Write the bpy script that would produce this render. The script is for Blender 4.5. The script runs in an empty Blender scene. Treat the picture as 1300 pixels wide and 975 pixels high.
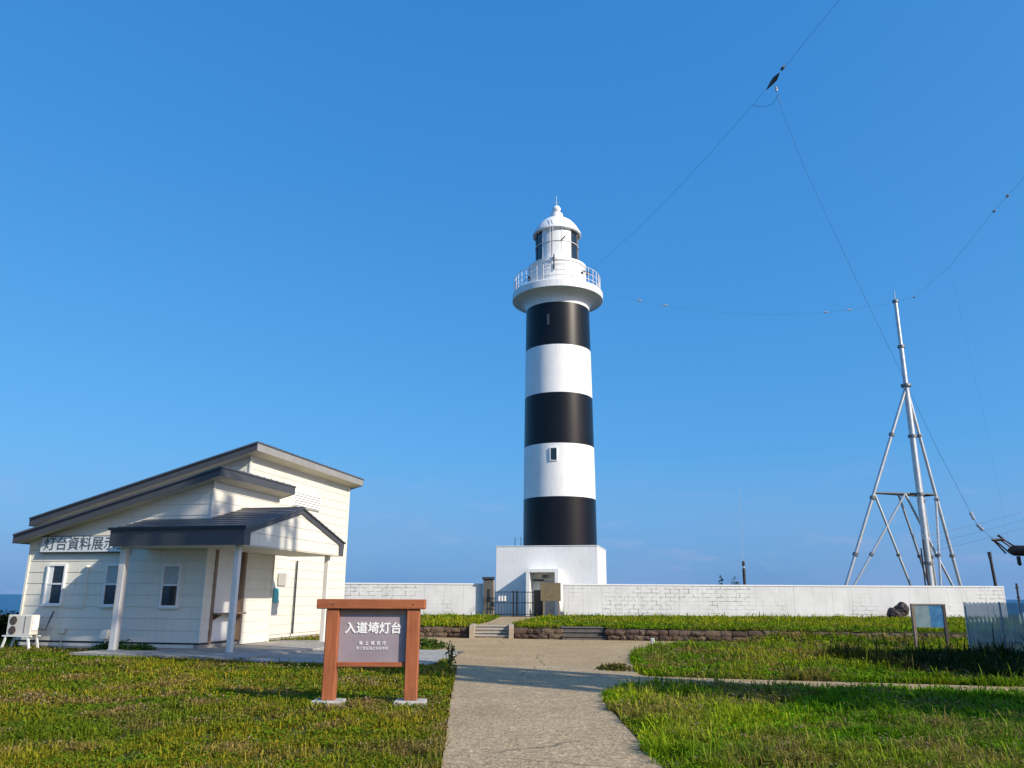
import bpy, bmesh, math, random
import numpy as np
from mathutils import Vector, Matrix

random.seed(4)
rng = np.random.default_rng(7)
S = bpy.context.scene
COL = S.collection

# ------------------------------------------------------------------ camera
PITCH, ROLL = math.radians(14.89), math.radians(0.3)
cam_d = bpy.data.cameras.new('camera'); cam = bpy.data.objects.new('camera', cam_d); COL.objects.link(cam)
fw = Vector((0, math.cos(PITCH), math.sin(PITCH))); r0 = Vector((1, 0, 0)); u0 = Vector((0, -math.sin(PITCH), math.cos(PITCH)))
rt = r0*math.cos(ROLL) + u0*math.sin(ROLL); up = u0*math.cos(ROLL) - r0*math.sin(ROLL)
cam.matrix_world = Matrix(((rt.x, up.x, -fw.x, 0), (rt.y, up.y, -fw.y, 0), (rt.z, up.z, -fw.z, 1.6), (0, 0, 0, 1)))
cam_d.sensor_width = 36; cam_d.lens = 36*1015/1300; cam_d.clip_end = 120000; cam_d.clip_start = .05
S.camera = cam

# ------------------------------------------------------------------ sky, sun, exposure
SUN = Vector((.883, -.636, .66)).normalized()
EL = math.asin(SUN.z); AZ = math.atan2(SUN.x, SUN.y)
world = bpy.data.worlds.new('World'); S.world = world; world.use_nodes = True
nt = world.node_tree; bg = nt.nodes['Background']
sky = nt.nodes.new('ShaderNodeTexSky'); sky.sky_type = 'NISHITA'; sky.sun_disc = False
sky.sun_elevation = EL; sky.sun_rotation = AZ
sky.altitude = 0; sky.air_density = .8; sky.dust_density = 2.6; sky.ozone_density = 6.0
BGS = .12
# the camera's tone response to the blue sky, channel by channel, the same over the whole dome
sep = nt.nodes.new('ShaderNodeSeparateColor'); com = nt.nodes.new('ShaderNodeCombineColor'); nt.links.new(sky.outputs[0], sep.inputs[0])
for i, (gain, gam) in enumerate(((.70, 1.0), (.755, .56), (.955, .34))):
    m1 = nt.nodes.new('ShaderNodeMath'); m1.operation = 'MULTIPLY'; m1.inputs[1].default_value = BGS; nt.links.new(sep.outputs[i], m1.inputs[0])
    m2 = nt.nodes.new('ShaderNodeMath'); m2.operation = 'POWER'; m2.inputs[1].default_value = gam; nt.links.new(m1.outputs[0], m2.inputs[0])
    m3 = nt.nodes.new('ShaderNodeMath'); m3.operation = 'MULTIPLY'; m3.inputs[1].default_value = gain/BGS; nt.links.new(m2.outputs[0], m3.inputs[0]); nt.links.new(m3.outputs[0], com.inputs[i])
# thin haze clouds low over the sea, all round the horizon
tc = nt.nodes.new('ShaderNodeTexCoord'); sx = nt.nodes.new('ShaderNodeSeparateXYZ'); nt.links.new(tc.outputs['Generated'], sx.inputs[0])
band = nt.nodes.new('ShaderNodeValToRGB'); e = band.color_ramp.elements; e[0].position = .0; e[0].color = (1, 1, 1, 1); e[1].position = .17; e[1].color = (0, 0, 0, 1); nt.links.new(sx.outputs[2], band.inputs[0])
mp = nt.nodes.new('ShaderNodeMapping'); mp.inputs['Scale'].default_value = (3.2, 3.2, 15); nt.links.new(tc.outputs['Generated'], mp.inputs[0])
cn = nt.nodes.new('ShaderNodeTexNoise'); cn.inputs['Scale'].default_value = 1.7; cn.inputs['Detail'].default_value = 6; nt.links.new(mp.outputs[0], cn.inputs['Vector'])
cr_ = nt.nodes.new('ShaderNodeValToRGB'); e = cr_.color_ramp.elements; e[0].position = .35; e[0].color = (.55, .55, .55, 1); e[1].position = .75; e[1].color = (1, 1, 1, 1); nt.links.new(cn.outputs[0], cr_.inputs[0])
mm = nt.nodes.new('ShaderNodeMixRGB'); mm.blend_type = 'MULTIPLY'; mm.inputs[0].default_value = 1; nt.links.new(band.outputs[0], mm.inputs[1]); nt.links.new(cr_.outputs[0], mm.inputs[2])
mc = nt.nodes.new('ShaderNodeMixRGB'); nt.links.new(mm.outputs[0], mc.inputs[0]); nt.links.new(com.outputs[0], mc.inputs[1]); mc.inputs[2].default_value = (.21/BGS, .36/BGS, .64/BGS, 1)
mp2 = nt.nodes.new('ShaderNodeMapping'); mp2.inputs['Scale'].default_value = (5, 5, 17); mp2.inputs['Location'].default_value = (.35, .1, .2); nt.links.new(tc.outputs['Generated'], mp2.inputs[0])
cn2 = nt.nodes.new('ShaderNodeTexNoise'); cn2.inputs['Scale'].default_value = 2.1; cn2.inputs['Detail'].default_value = 7; cn2.inputs['Roughness'].default_value = .6; nt.links.new(mp2.outputs[0], cn2.inputs['Vector'])
cr2 = nt.nodes.new('ShaderNodeValToRGB'); e = cr2.color_ramp.elements; e[0].position = .56; e[0].color = (0, 0, 0, 1); e[1].position = .85; e[1].color = (.5, .5, .5, 1); nt.links.new(cn2.outputs[0], cr2.inputs[0])
mm2 = nt.nodes.new('ShaderNodeMixRGB'); mm2.blend_type = 'MULTIPLY'; mm2.inputs[0].default_value = 1; nt.links.new(band.outputs[0], mm2.inputs[1]); nt.links.new(cr2.outputs[0], mm2.inputs[2])
mc2 = nt.nodes.new('ShaderNodeMixRGB'); nt.links.new(mm2.outputs[0], mc2.inputs[0]); nt.links.new(mc.outputs[0], mc2.inputs[1]); mc2.inputs[2].default_value = (.50/BGS, .48/BGS, .70/BGS, 1)
nt.links.new(mc2.outputs[0], bg.inputs[0])
bg.inputs[1].default_value = BGS
sun_d = bpy.data.lights.new('sun', 'SUN'); sun_d.energy = 5.0; sun_d.angle = math.radians(.53); sun_d.color = (1, .90, .75)
sun = bpy.data.objects.new('sun', sun_d); COL.objects.link(sun); sun.location = SUN*100
sun.rotation_euler = SUN.to_track_quat('Z', 'Y').to_euler()
S.view_settings.view_transform = 'Standard'; S.view_settings.look = 'None'; S.view_settings.gamma = 1
S.view_settings.exposure = 0.13
S.cycles.max_bounces = 8; S.cycles.transparent_max_bounces = 12

# ------------------------------------------------------------------ materials
def srgb(r, g, b):
    f = lambda c: (c/255/12.92) if c/255 <= .04045 else ((c/255+.055)/1.055)**2.4
    return (f(r), f(g), f(b))

class NB:
    def __init__(s, name):
        s.m = bpy.data.materials.new(name); s.m.use_nodes = True; s.t = s.m.node_tree; s.b = s.t.nodes['Principled BSDF']
    def n(s, typ, **kw):
        x = s.t.nodes.new(typ)
        for k, v in kw.items():
            if k in x.inputs: x.inputs[k].default_value = v
            else: setattr(x, k, v)
        return x
    def l(s, a, b): s.t.links.new(a, b)
    def co(s): return s.n('ShaderNodeTexCoord').outputs['Object']
    def noise(s, co, scale, detail=4, rough=.55):
        x = s.n('ShaderNodeTexNoise', Scale=scale, Detail=detail, Roughness=rough); s.l(co, x.inputs['Vector']); return x.outputs['Fac']
    def ramp(s, fac, stops):
        x = s.n('ShaderNodeValToRGB'); e = x.color_ramp.elements
        while len(e) < len(stops): e.new(.5)
        for i, (p, c) in enumerate(stops): e[i].position = p; e[i].color = (*c, 1) if len(c) == 3 else c
        s.l(fac, x.inputs[0]); return x.outputs[0]
    def mix(s, fac, a, b, typ='MIX'):
        x = s.n('ShaderNodeMix', data_type='RGBA', blend_type=typ)
        for k, v in ((0, fac), (6, a), (7, b)):
            if hasattr(v, 'node'): s.l(v, x.inputs[k])
            elif k == 0: x.inputs[0].default_value = v
            else: x.inputs[k].default_value = (*v, 1)
        return x.outputs[2]
    def bump(s, h, st=.3, d=.01):
        x = s.n('ShaderNodeBump', Strength=st, Distance=d); s.l(h, x.inputs['Height']); s.l(x.outputs[0], s.b.inputs['Normal'])

def mat(name, col, rough=.6, var=.12, scale=3., metal=0., bump=0., bscale=60., dirt=None, spec=.5):
    """plain surface: colour with two octaves of uneven tone, optional dirt streaks and fine relief"""
    k = NB(name); co = k.co()
    n1 = k.noise(co, scale, 5); n2 = k.noise(co, scale*9, 3)
    lo = tuple(c*(1-var) for c in col); hi = tuple(min(1, c*(1+var*.6)) for c in col)
    c = k.ramp(n1, [(.3, lo), (.7, hi)])
    c2 = k.ramp(n2, [(.25, (1-var*.7,)*3), (.75, (1,)*3)])
    c = k.mix(1., c, c2, 'MULTIPLY')
    if dirt:
        mp = k.n('ShaderNodeMapping'); mp.inputs['Scale'].default_value = (5, 5, .45); k.l(co, mp.inputs[0])
        d = k.ramp(k.noise(mp.outputs[0], 1.6, 5, .65), [(.52, (0, 0, 0)), (.8, (1, 1, 1))])
        c = k.mix(d, c, k.mix(1., c, dirt, 'MULTIPLY'))
    k.l(c, k.b.inputs['Base Color'])
    k.b.inputs['Roughness'].default_value = rough; k.b.inputs['Metallic'].default_value = metal
    k.b.inputs['Specular IOR Level'].default_value = spec
    if bump: k.bump(k.noise(co, bscale, 4), bump)
    return k.m

M = {}
M['siding'] = mat('cream siding', (.765, .735, .64), .55, .05, .8, bump=.08, bscale=90, dirt=(.86, .84, .78))
M['cream'] = mat('cream paint', (.78, .75, .66), .5, .05, 1.5, bump=.05, dirt=(.85, .82, .75))
M['white'] = mat('white paint', (.82, .82, .80), .5, .05, 1.5, bump=.05)
M['postwhite'] = mat('white post paint', (.74, .72, .68), .5, .06, 2, dirt=(.8, .75, .68))
M['tower_white'] = mat('tower white paint', (.83, .84, .83), .42, .06, .5, bump=.1, bscale=25, dirt=(.80, .78, .73))
M['tower_black'] = mat('tower black paint', (.006, .006, .009), .34, .35, .6, bump=.05, bscale=25, spec=.3)
M['fascia'] = mat('grey metal fascia', (.068, .070, .078), .5, .12, 2)
M['eave'] = mat('sunlit grey fascia metal', (.30, .295, .28), .5, .1, 2)  # the fascia metal again, its sunlit sheen put into a paler grey
M['roof'] = mat('dark metal roofing', (.13, .133, .145), .42, .2, 1.2, metal=.35)
M['drip'] = mat('black metal trim', (.012, .012, .016), .45, .1, 3)
M['soffit'] = mat('cream soffit', (.62, .58, .47), .6, .08, 1.5)
M['brown'] = mat('brown timber', (.27, .18, .12), .6, .2, 4)
M['galv'] = mat('galvanised steel', (.55, .57, .58), .42, .15, 2, metal=.55)
M['galv_dark'] = mat('weathered steel fittings', (.06, .065, .075), .5, .3, 4, metal=.4)
M['galv_mid'] = mat('dull steel flanges', (.20, .21, .225), .5, .2, 4, metal=.5)
M['black_iron'] = mat('black painted iron', (.012, .013, .016), .4, .2, 4)
M['rail'] = mat('pale gallery rail paint', (.66, .64, .63), .5, .15, 4)
M['glass'] = mat('dark window glass', (.02, .028, .035), .08, .1, 1, spec=.7)
M['lantern_glass'] = mat('dark lantern glass', (.015, .02, .03), .06, .1, 1, spec=.8)
M['curtain'] = mat('pale curtain behind glass', (.42, .46, .47), .35, .15, 8)
def mk_wood(name, lo, hi, scale):
    k = NB(name); co = k.co(); mp = k.n('ShaderNodeMapping'); mp.inputs['Scale'].default_value = scale; k.l(co, mp.inputs[0])
    g = k.noise(mp.outputs[0], 1., 7, .65); c = k.ramp(g, [(.28, lo), (.5, tuple((a+b)/2 for a, b in zip(lo, hi))), (.72, hi)])
    w = k.ramp(k.noise(co, 2.3, 4), [(.5, (1, 1, 1)), (.75, (.72, .72, .74))]); c = k.mix(1., c, w, 'MULTIPLY')
    k.l(c, k.b.inputs['Base Color']); k.b.inputs['Roughness'].default_value = .62; k.bump(g, .35, .006); return k.m
M['wood_sign'] = mk_wood('stained sign timber', (.25, .066, .022), (.41, .135, .05), (45, 45, 2.2))
M['wood_beam'] = mk_wood('stained beam timber', (.25, .066, .022), (.41, .135, .05), (2.2, 45, 45))
M['letter_white'] = mat('white lettering', (.85, .85, .84), .5, .02, 5)
M['letter_black'] = mat('dark lettering', (.085, .11, .12), .5, .1, 5)
M['board_white'] = mat('white sign board', (.72, .76, .78), .4, .08, 3)
M['conc_pale'] = mat('pale concrete', (.42, .41, .38), .85, .2, 4, bump=.4, bscale=60)
M['conc_tan'] = mat('tan concrete', (.40, .33, .24), .85, .18, 3, bump=.4, bscale=50, dirt=(.6, .55, .5))
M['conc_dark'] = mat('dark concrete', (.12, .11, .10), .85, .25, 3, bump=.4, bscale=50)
M['conc_grey'] = mat('grey worn concrete', (.2, .19, .175), .85, .25, 3, bump=.4, bscale=50)
M['foundation'] = mat('grey foundation', (.35, .33, .30), .85, .12, 3)
M['gap'] = mat('dark vent strip', (.03, .03, .035), .7, .2, 5)
M['ac'] = mat('beige appliance casing', (.68, .65, .58), .45, .08, 4)
M['ac_dark'] = mat('fan grille', (.10, .075, .06), .6, .3, 10)
M['pillar'] = mat('weathered grey brown pillar', (.10, .095, .085), .7, .3, 3, bump=.3)
M['board_brown'] = mat('weathered brown notice board', (.17, .135, .075), .6, .25, 6, dirt=(.6, .6, .6))
M['door_dark'] = mat('dark doorway panel', (.022, .022, .026), .5, .3, 3)
M['door_grey'] = mat('grey door transom', (.48, .46, .42), .5, .12, 3)
M['weathered'] = mat('weathered timber post', (.19, .16, .12), .75, .3, 6, bump=.3)
M['post_dark'] = mat('dark tarred post', (.045, .035, .03), .7, .3, 5)
M['bark'] = mat('bark', (.05, .038, .028), .85, .3, 8, bump=.5)
M['insul'] = mat('ceramic insulator', (.35, .36, .38), .25, .1, 5)
M['wire'] = mat('wire', (.02, .022, .027), .5, .1, 5)
M['rock'] = mat('dark purple rock', (.03, .02, .026), .7, .4, 5, bump=.5, bscale=12)
M['shed_wall'] = mat('shed boards', (.22, .18, .14), .75, .25, 3)
M['rust'] = mat('rust brown beam', (.15, .075, .05), .75, .4, 6, bump=.3, bscale=30)

def mk_sea():
    k = NB('sea water'); co = k.co()
    c = k.ramp(k.noise(co, .004, 4), [(.35, (.006, .05, .13)), (.7, (.012, .075, .17))])
    k.l(c, k.b.inputs['Base Color']); k.b.inputs['Roughness'].default_value = .35; k.b.inputs['Specular IOR Level'].default_value = .25
    k.bump(k.noise(co, .25, 6), .6, 1.5); return k.m
M['sea'] = mk_sea()

def mk_ground():
    k = NB('soil and thatch'); co = k.co()
    c = k.ramp(k.noise(co, 1.1, 6, .65), [(.3, (.035, .04, .012)), (.5, (.055, .062, .018)), (.68, (.085, .068, .032))])
    k.l(c, k.b.inputs['Base Color']); k.b.inputs['Roughness'].default_value = .95; k.b.inputs['Specular IOR Level'].default_value = .1
    k.bump(k.noise(co, 20, 5), .8, .03); return k.m
M['ground'] = mk_ground()

def mk_concrete(name, a, b, dark, agg=True):
    """exposed aggregate paving: broad tone patches, speckled stones, stains and hairline cracks"""
    k = NB(name); co = k.co()
    c = k.ramp(k.noise(co, .7, 6, .62), [(.3, a), (.7, b)])
    v = k.n('ShaderNodeTexVoronoi', Scale=42.); k.l(co, v.inputs['Vector'])
    c = k.mix(.8, c, k.ramp(v.outputs['Color'], [(.1, (.42, .41, .40)), (.5, (.93, .92, .9)), (.95, (1.6, 1.55, 1.45))]), 'MULTIPLY')
    n2 = k.ramp(k.noise(co, 9, 5, .7), [(.35, (.72, .70, .68)), (.6, (1.06, 1.05, 1.03))]); c = k.mix(.8, c, n2, 'MULTIPLY')
    st = k.ramp(k.noise(co, 1.7, 5, .7), [(.55, (0, 0, 0)), (.72, (1, 1, 1))]); c = k.mix(st, c, k.mix(.65, c, dark))
    wv = k.n('ShaderNodeTexVoronoi', feature='DISTANCE_TO_EDGE', Scale=.33)
    wn = k.n('ShaderNodeTexNoise', Scale=1.3, Detail=5.); k.l(co, wn.inputs['Vector'])
    add = k.n('ShaderNodeMixRGB', blend_type='ADD'); add.inputs[0].default_value = .45; k.l(co, add.inputs[1]); k.l(wn.outputs['Color'], add.inputs[2])
    k.l(add.outputs[0], wv.inputs['Vector'])
    cr = k.ramp(wv.outputs[0], [(.0, (1, 1, 1)), (.006, (0, 0, 0))])
    gate = k.ramp(k.noise(co, .35, 2), [(.46, (0, 0, 0)), (.52, (1, 1, 1))])
    crg = k.mix(1., cr, gate, 'MULTIPLY'); c = k.mix(crg, c, (.05, .045, .035))
    k.l(c, k.b.inputs['Base Color']); k.b.inputs['Roughness'].default_value = .9; k.b.inputs['Specular IOR Level'].default_value = .2
    k.bump(v.outputs['Distance'], .35, .008); return k.m
M['path'] = mk_concrete('aggregate path', (.355, .27, .165), (.46, .365, .235), (.255, .195, .12))
M['plaza'] = mk_concrete('worn plaza concrete', (.36, .268, .15), (.455, .35, .205), (.26, .195, .11))
M['paver'] = mk_concrete('grey paving', (.30, .30, .29), (.42, .41, .39), (.22, .22, .2))

def mk_blockwall():
    """white painted block wall, paint lost along some of the block joints"""
    k = NB('white painted blocks'); co = k.co()
    sp = k.n('ShaderNodeSeparateXYZ'); k.l(co, sp.inputs[0]); cb = k.n('ShaderNodeCombineXYZ'); k.l(sp.outputs[0], cb.inputs[0]); k.l(sp.outputs[2], cb.inputs[1])
    br = k.n('ShaderNodeTexBrick', Scale=1.0); br.inputs['Brick Width'].default_value = .56; br.inputs['Row Height'].default_value = .235
    br.inputs['Mortar Size'].default_value = .016; br.inputs['Mortar Smooth'].default_value = .3; k.l(cb.outputs[0], br.inputs['Vector'])
    patch = k.ramp(k.noise(co, .32, 2, .5), [(.47, (0, 0, 0)), (.56, (1, 1, 1))])
    fine = k.ramp(k.noise(co, 2.6, 4, .7), [(.44, (0, 0, 0)), (.54, (1, 1, 1))])
    m = k.mix(1., k.mix(1., br.outputs['Fac'], patch, 'MULTIPLY'), fine, 'MULTIPLY')
    base = k.ramp(k.noise(co, .8, 6, .65), [(.3, (.60, .605, .60)), (.7, (.74, .745, .735))])
    faint = k.mix(.06, base, k.mix(br.outputs['Fac'], (1, 1, 1), (.3, .3, .3)), 'MULTIPLY')
    c = k.mix(m, faint, (.10, .095, .10))
    gr = k.ramp(sp.outputs[2], [(.0, (1, 1, 1)), (.35, (0, 0, 0))])
    spl = k.mix(1., gr, k.ramp(k.noise(co, 3, 4), [(.4, (0, 0, 0)), (.65, (1, 1, 1))]), 'MULTIPLY')
    c = k.mix(spl, c, (.40, .40, .32))
    mpv = k.n('ShaderNodeMapping'); mpv.inputs['Scale'].default_value = (4.5, 4.5, .3); k.l(co, mpv.inputs[0])
    c = k.mix(k.ramp(k.noise(mpv.outputs[0], 1.3, 5, .65), [(.55, (0, 0, 0)), (.8, (.7, .7, .7))]), c, (.46, .45, .42))
    k.l(c, k.b.inputs['Base Color']); k.b.inputs['Roughness'].default_value = .6
    k.bump(k.mix(1., br.outputs['Fac'], (.0, .0, .0), 'ADD'), -.15, .01); return k.m
M['blockwall'] = mk_blockwall()

def mk_stone():
    k = NB('reddish brown stone'); co = k.co(); oi = k.n('ShaderNodeObjectInfo')
    a = k.ramp(oi.outputs['Random'], [(0, (.07, .045, .038)), (.35, (.13, .085, .06)), (.65, (.17, .125, .085)), (1, (.085, .06, .055))])
    n = k.ramp(k.noise(co, 6, 5, .7), [(.3, (.55, .5, .5)), (.7, (1.25, 1.2, 1.15))]); c = k.mix(1., a, n, 'MULTIPLY')
    k.l(c, k.b.inputs['Base Color']); k.b.inputs['Roughness'].default_value = .9; k.bump(k.noise(co, 22, 5), .7, .03); return k.m
M['stone'] = mk_stone()

def mk_attr(name, rough, transl):
    k = NB(name); a = k.n('ShaderNodeAttribute', attribute_name='Col'); k.l(a.outputs['Color'], k.b.inputs['Base Color'])
    k.b.inputs['Roughness'].default_value = rough; k.b.inputs['Specular IOR Level'].default_value = .03
    tr = k.n('ShaderNodeBsdfTranslucent'); k.l(a.outputs['Color'], tr.inputs[0]); mx = k.n('ShaderNodeMixShader'); mx.inputs[0].default_value = transl
    out = k.t.nodes['Material Output']; k.l(k.b.outputs[0], mx.inputs[1]); k.l(tr.outputs[0], mx.inputs[2]); k.l(mx.outputs[0], out.inputs[0]); return k.m
M['grass'] = mk_attr('grass blades', .55, .3)
M['leaf'] = mk_attr('leaves', .5, .25)

def mk_panel():
    """acrylic sign face, dull mauve grey"""
    k = NB('mauve grey sign face'); co = k.co()
    c = k.ramp(k.noise(co, 2, 4), [(.3, (.275, .225, .255)), (.7, (.335, .285, .315))])
    k.l(c, k.b.inputs['Base Color']); k.b.inputs['Roughness'].default_value = .28; k.b.inputs['Coat Weight'].default_value = .6; k.b.inputs['Coat Roughness'].default_value = .12; return k.m
M['signface'] = mk_panel()

def mk_net():
    """grey blue translucent corrugated plastic"""
    k = NB('translucent plastic sheet'); co = k.co()
    c = k.ramp(k.noise(co, 3, 4), [(.3, (.26, .36, .42)), (.7, (.36, .47, .53))])
    k.l(c, k.b.inputs['Base Color']); k.b.inputs['Roughness'].default_value = .45
    tp = k.n('ShaderNodeBsdfTransparent'); tp.inputs[0].default_value = (.80, .90, .97, 1)
    tl = k.n('ShaderNodeBsdfTranslucent'); k.l(c, tl.inputs[0])
    m1 = k.n('ShaderNodeMixShader'); m1.inputs[0].default_value = .4; k.l(k.b.outputs[0], m1.inputs[1]); k.l(tl.outputs[0], m1.inputs[2])
    m2 = k.n('ShaderNodeMixShader'); m2.inputs[0].default_value = .27; k.l(m1.outputs[0], m2.inputs[1]); k.l(tp.outputs[0], m2.inputs[2])
    k.l(m2.outputs[0], k.t.nodes['Material Output'].inputs[0]); return k.m
M['net'] = mk_net()

def mk_infopanel():
    k = NB('faded blue map panel'); co = k.co(); sp = k.n('ShaderNodeSeparateXYZ'); k.l(co, sp.inputs[0])
    n = k.noise(co, 7, 5, .7)
    a = k.ramp(n, [(.35, (.11, .20, .25)), (.6, (.20, .27, .29))]); b = k.ramp(n, [(.35, (.02, .10, .24)), (.65, (.05, .20, .38))])
    s = k.ramp(sp.outputs[0], [(.49, (0, 0, 0)), (.53, (1, 1, 1))]); c = k.mix(s, a, b)
    k.l(c, k.b.inputs['Base Color']); k.b.inputs['Roughness'].default_value = .35; return k.m
M['info'] = mk_infopanel()

# ------------------------------------------------------------------ mesh helpers
class MB:
    def __init__(s): s.v = []; s.f = []
    def add(s, vs, fs):
        o = len(s.v); s.v += [tuple(v) for v in vs]; s.f += [tuple(i+o for i in f) for f in fs]; return s
    def box(s, x0, y0, z0, x1, y1, z1):
        return s.add([(x0, y0, z0), (x1, y0, z0), (x1, y1, z0), (x0, y1, z0), (x0, y0, z1), (x1, y0, z1), (x1, y1, z1), (x0, y1, z1)],
                     [(3, 2, 1, 0), (4, 5, 6, 7), (0, 1, 5, 4), (1, 2, 6, 5), (2, 3, 7, 6), (3, 0, 4, 7)])
    def hexa(s, lo, hi):
        """lo, hi: four corner points each, counter-clockwise from above"""
        return s.add(list(lo)+list(hi), [(3, 2, 1, 0), (4, 5, 6, 7), (0, 1, 5, 4), (1, 2, 6, 5), (2, 3, 7, 6), (3, 0, 4, 7)])
    def prism(s, poly, ax):
        """poly: list of 3d points; ax: extrusion vector"""
        n = len(poly); ax = Vector(ax); p2 = [tuple(Vector(p)+ax) for p in poly]
        return s.add(list(poly)+p2, [tuple(range(n-1, -1, -1)), tuple(range(n, 2*n))]+[(i, (i+1) % n, n+(i+1) % n, n+i) for i in range(n)])
    def tube(s, pts, r, n=8, caps=True):
        pts = [Vector(p) for p in pts]; rs = r if isinstance(r, (list, tuple)) else [r]*len(pts); ring = []; prev = None
        for i, p in enumerate(pts):
            t = (pts[min(i+1, len(pts)-1)]-pts[max(i-1, 0)]).normalized()
            if prev is None:
                q = Vector((0, 0, 1)) if abs(t.z) < .9 else Vector((1, 0, 0)); a = t.cross(q).normalized()
            else: a = (prev-t*prev.dot(t)).normalized()
            prev = a; b = t.cross(a)
            ring.append([p+(a*math.cos(2*math.pi*k/n)+b*math.sin(2*math.pi*k/n))*rs[i] for k in range(n)])
        vs = [v for r_ in ring for v in r_]; fs = []
        for i in range(len(pts)-1):
            for k in range(n): fs.append((i*n+k, i*n+(k+1) % n, (i+1)*n+(k+1) % n, (i+1)*n+k))
        if caps: fs += [tuple(range(n-1, -1, -1)), tuple((len(pts)-1)*n+k for k in range(n))]
        return s.add(vs, fs)
    def lathe(s, prof, n=48, a0=0., a1=2*math.pi, cx=0, cy=0):
        full = abs(a1-a0-2*math.pi) < 1e-6; m = n if full else n+1; vs = []; fs = []
        for r, z in prof:
            for k in range(m):
                a = a0+(a1-a0)*k/n; vs.append((cx+r*math.cos(a), cy+r*math.sin(a), z))
        for i in range(len(prof)-1):
            for k in range(n):
                k2 = (k+1) % m; fs.append((i*m+k, i*m+k2, (i+1)*m+k2, (i+1)*m+k))
        return s.add(vs, fs)
    def mesh(s, name):
        me = bpy.data.meshes.new(name); me.from_pydata(s.v, [], s.f); me.validate(); me.update(); return me
    def build(s, name, m, parent=None, smooth=False, bevel=0., loc=None):
        me = s.mesh(name)
        bm = bmesh.new(); bm.from_mesh(me); bmesh.ops.recalc_face_normals(bm, faces=bm.faces[:])
        if bevel: bmesh.ops.bevel(bm, geom=bm.edges[:], offset=bevel, segments=1, affect='EDGES', clamp_overlap=True)
        bm.to_mesh(me); bm.free()
        me.materials.append(M[m] if isinstance(m, str) else m)
        if smooth:
            me.polygons.foreach_set('use_smooth', [True]*len(me.polygons)); me.set_sharp_from_angle(angle=math.radians(38))
        return link(name, me, parent, loc)

def link(name, me, parent=None, loc=None, rot=None, scale=None):
    o = bpy.data.objects.new(name, me); COL.objects.link(o)
    if parent is not None: o.parent = parent
    if loc is not None: o.location = loc
    if rot is not None: o.rotation_euler = rot
    if scale is not None: o.scale = scale
    return o
def tag(o, label, cat, group=None, kind=None):
    o['label'] = label; o['category'] = cat
    if group: o['group'] = group
    if kind: o['kind'] = kind
    return o
def thing(name, label, cat, loc=(0, 0, 0), rz=0., group=None):
    o = bpy.data.objects.new(name, None); COL.objects.link(o); o.location = loc; o.rotation_euler = (0, 0, rz); o.empty_display_size = .2
    return tag(o, label, cat, group)
def structure(o): o['kind'] = 'structure'; return o
def sheet(name, poly, z, m):
    """flat paving sheet from a polygon, with a thin skirt"""
    mb = MB(); n = len(poly)
    mb.add([(x, y, z) for x, y in poly]+[(x, y, z-.06) for x, y in poly], [tuple(range(n))]+[(i, n+i, n+(i+1) % n, (i+1) % n) for i in range(n)])
    return structure(mb.build(name, m))
def inpoly(x, y, poly):
    r = np.zeros(x.shape, bool); n = len(poly)
    for i in range(n):
        (x1, y1), (x2, y2) = poly[i], poly[(i+1) % n]
        c = ((y1 > y) != (y2 > y)) & (x < (x2-x1)*(y-y1)/((y2-y1) if y2 != y1 else 1e-9)+x1); r ^= c
    return r
def sstep(a, b, x):
    t = np.clip((x-a)/(b-a), 0, 1); return t*t*(3-2*t)
_g = rng.random((64, 64))
def vnoise(x, y):
    xi = np.floor(x).astype(int); yi = np.floor(y).astype(int); fx = x-xi; fy = y-yi; fx = fx*fx*(3-2*fx); fy = fy*fy*(3-2*fy)
    g = lambda i, j: _g[i % 64, j % 64]
    return (g(xi, yi)*(1-fx)+g(xi+1, yi)*fx)*(1-fy)+(g(xi, yi+1)*(1-fx)+g(xi+1, yi+1)*fx)*fy
def fbm(x, y): return (vnoise(x, y)+.5*vnoise(x*2.1+9, y*2.1+4)+.25*vnoise(x*4.3+2, y*4.3+7))/1.75

HR = -math.radians(12.5)                         # house, lighthouse base and terrace share one skew
HA = Vector((math.cos(HR), math.sin(HR), 0)); HB = Vector((-math.sin(HR), math.cos(HR), 0))
HO = Vector((-9.04, 24.31, 0))
def hw(a, b): p = HO+HA*a+HB*b; return (p.x, p.y)

# ------------------------------------------------------------------ ground, paving, terrace, sea
TZ = .44
def ret_y(x): return 33.0-.2217*(x-0)            # line of the stone retaining wall
def gz(x, y):
    return .33*sstep(6.5, 10, x)*sstep(27.5, 31, y)*(1-sstep(40, 60, y)*0)+.05*(fbm(x*.5+3, y*.5)-.5)*sstep(1.5, 3, np.abs(x-.3))

PATH = [(-.33, 2.5), (-.66, 8.4), (-1.0, 14.5), (-1.28, 20.3), (1.9, 20.0), (2.6, 17.9), (2.15, 15.7), (1.62, 14.6), (1.46, 13.6), (1.47, 8.45), (1.5, 2.5)]
PLAZA = [(-1.4, 19.2), (-1.75, 24.0), (-2.5, 26.2), (-4.2, 27.2), (-4.6, 33.95), (10.2, 30.7), (8.6, 30.1), (6.6, 29.3), (4.9, 28.0), (3.9, 26.2), (3.25, 23.0), (2.9, 20.0), (2.75, 18.2), (2.9, 17.6), (1.2, 17.4)]
SIDE = [(1.2, 17.3), (2.9, 17.65), (4.04, 17.3), (9.6, 15.95), (14, 15.0), (14, 14.0), (8.9, 15.0), (5, 15.75), (2.3, 15.9), (1.2, 15.6)]
SLAB = [hw(-2.3, -2.35), hw(3.1, -2.75), hw(3.1, 5.2), hw(0, 5.2), hw(0, 0), hw(-2.3, 0)]
WALK = [hw(3.1, -2.9), hw(7.95, -2.9), hw(7.35, 2.3), hw(3.1, 2.3)]
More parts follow.
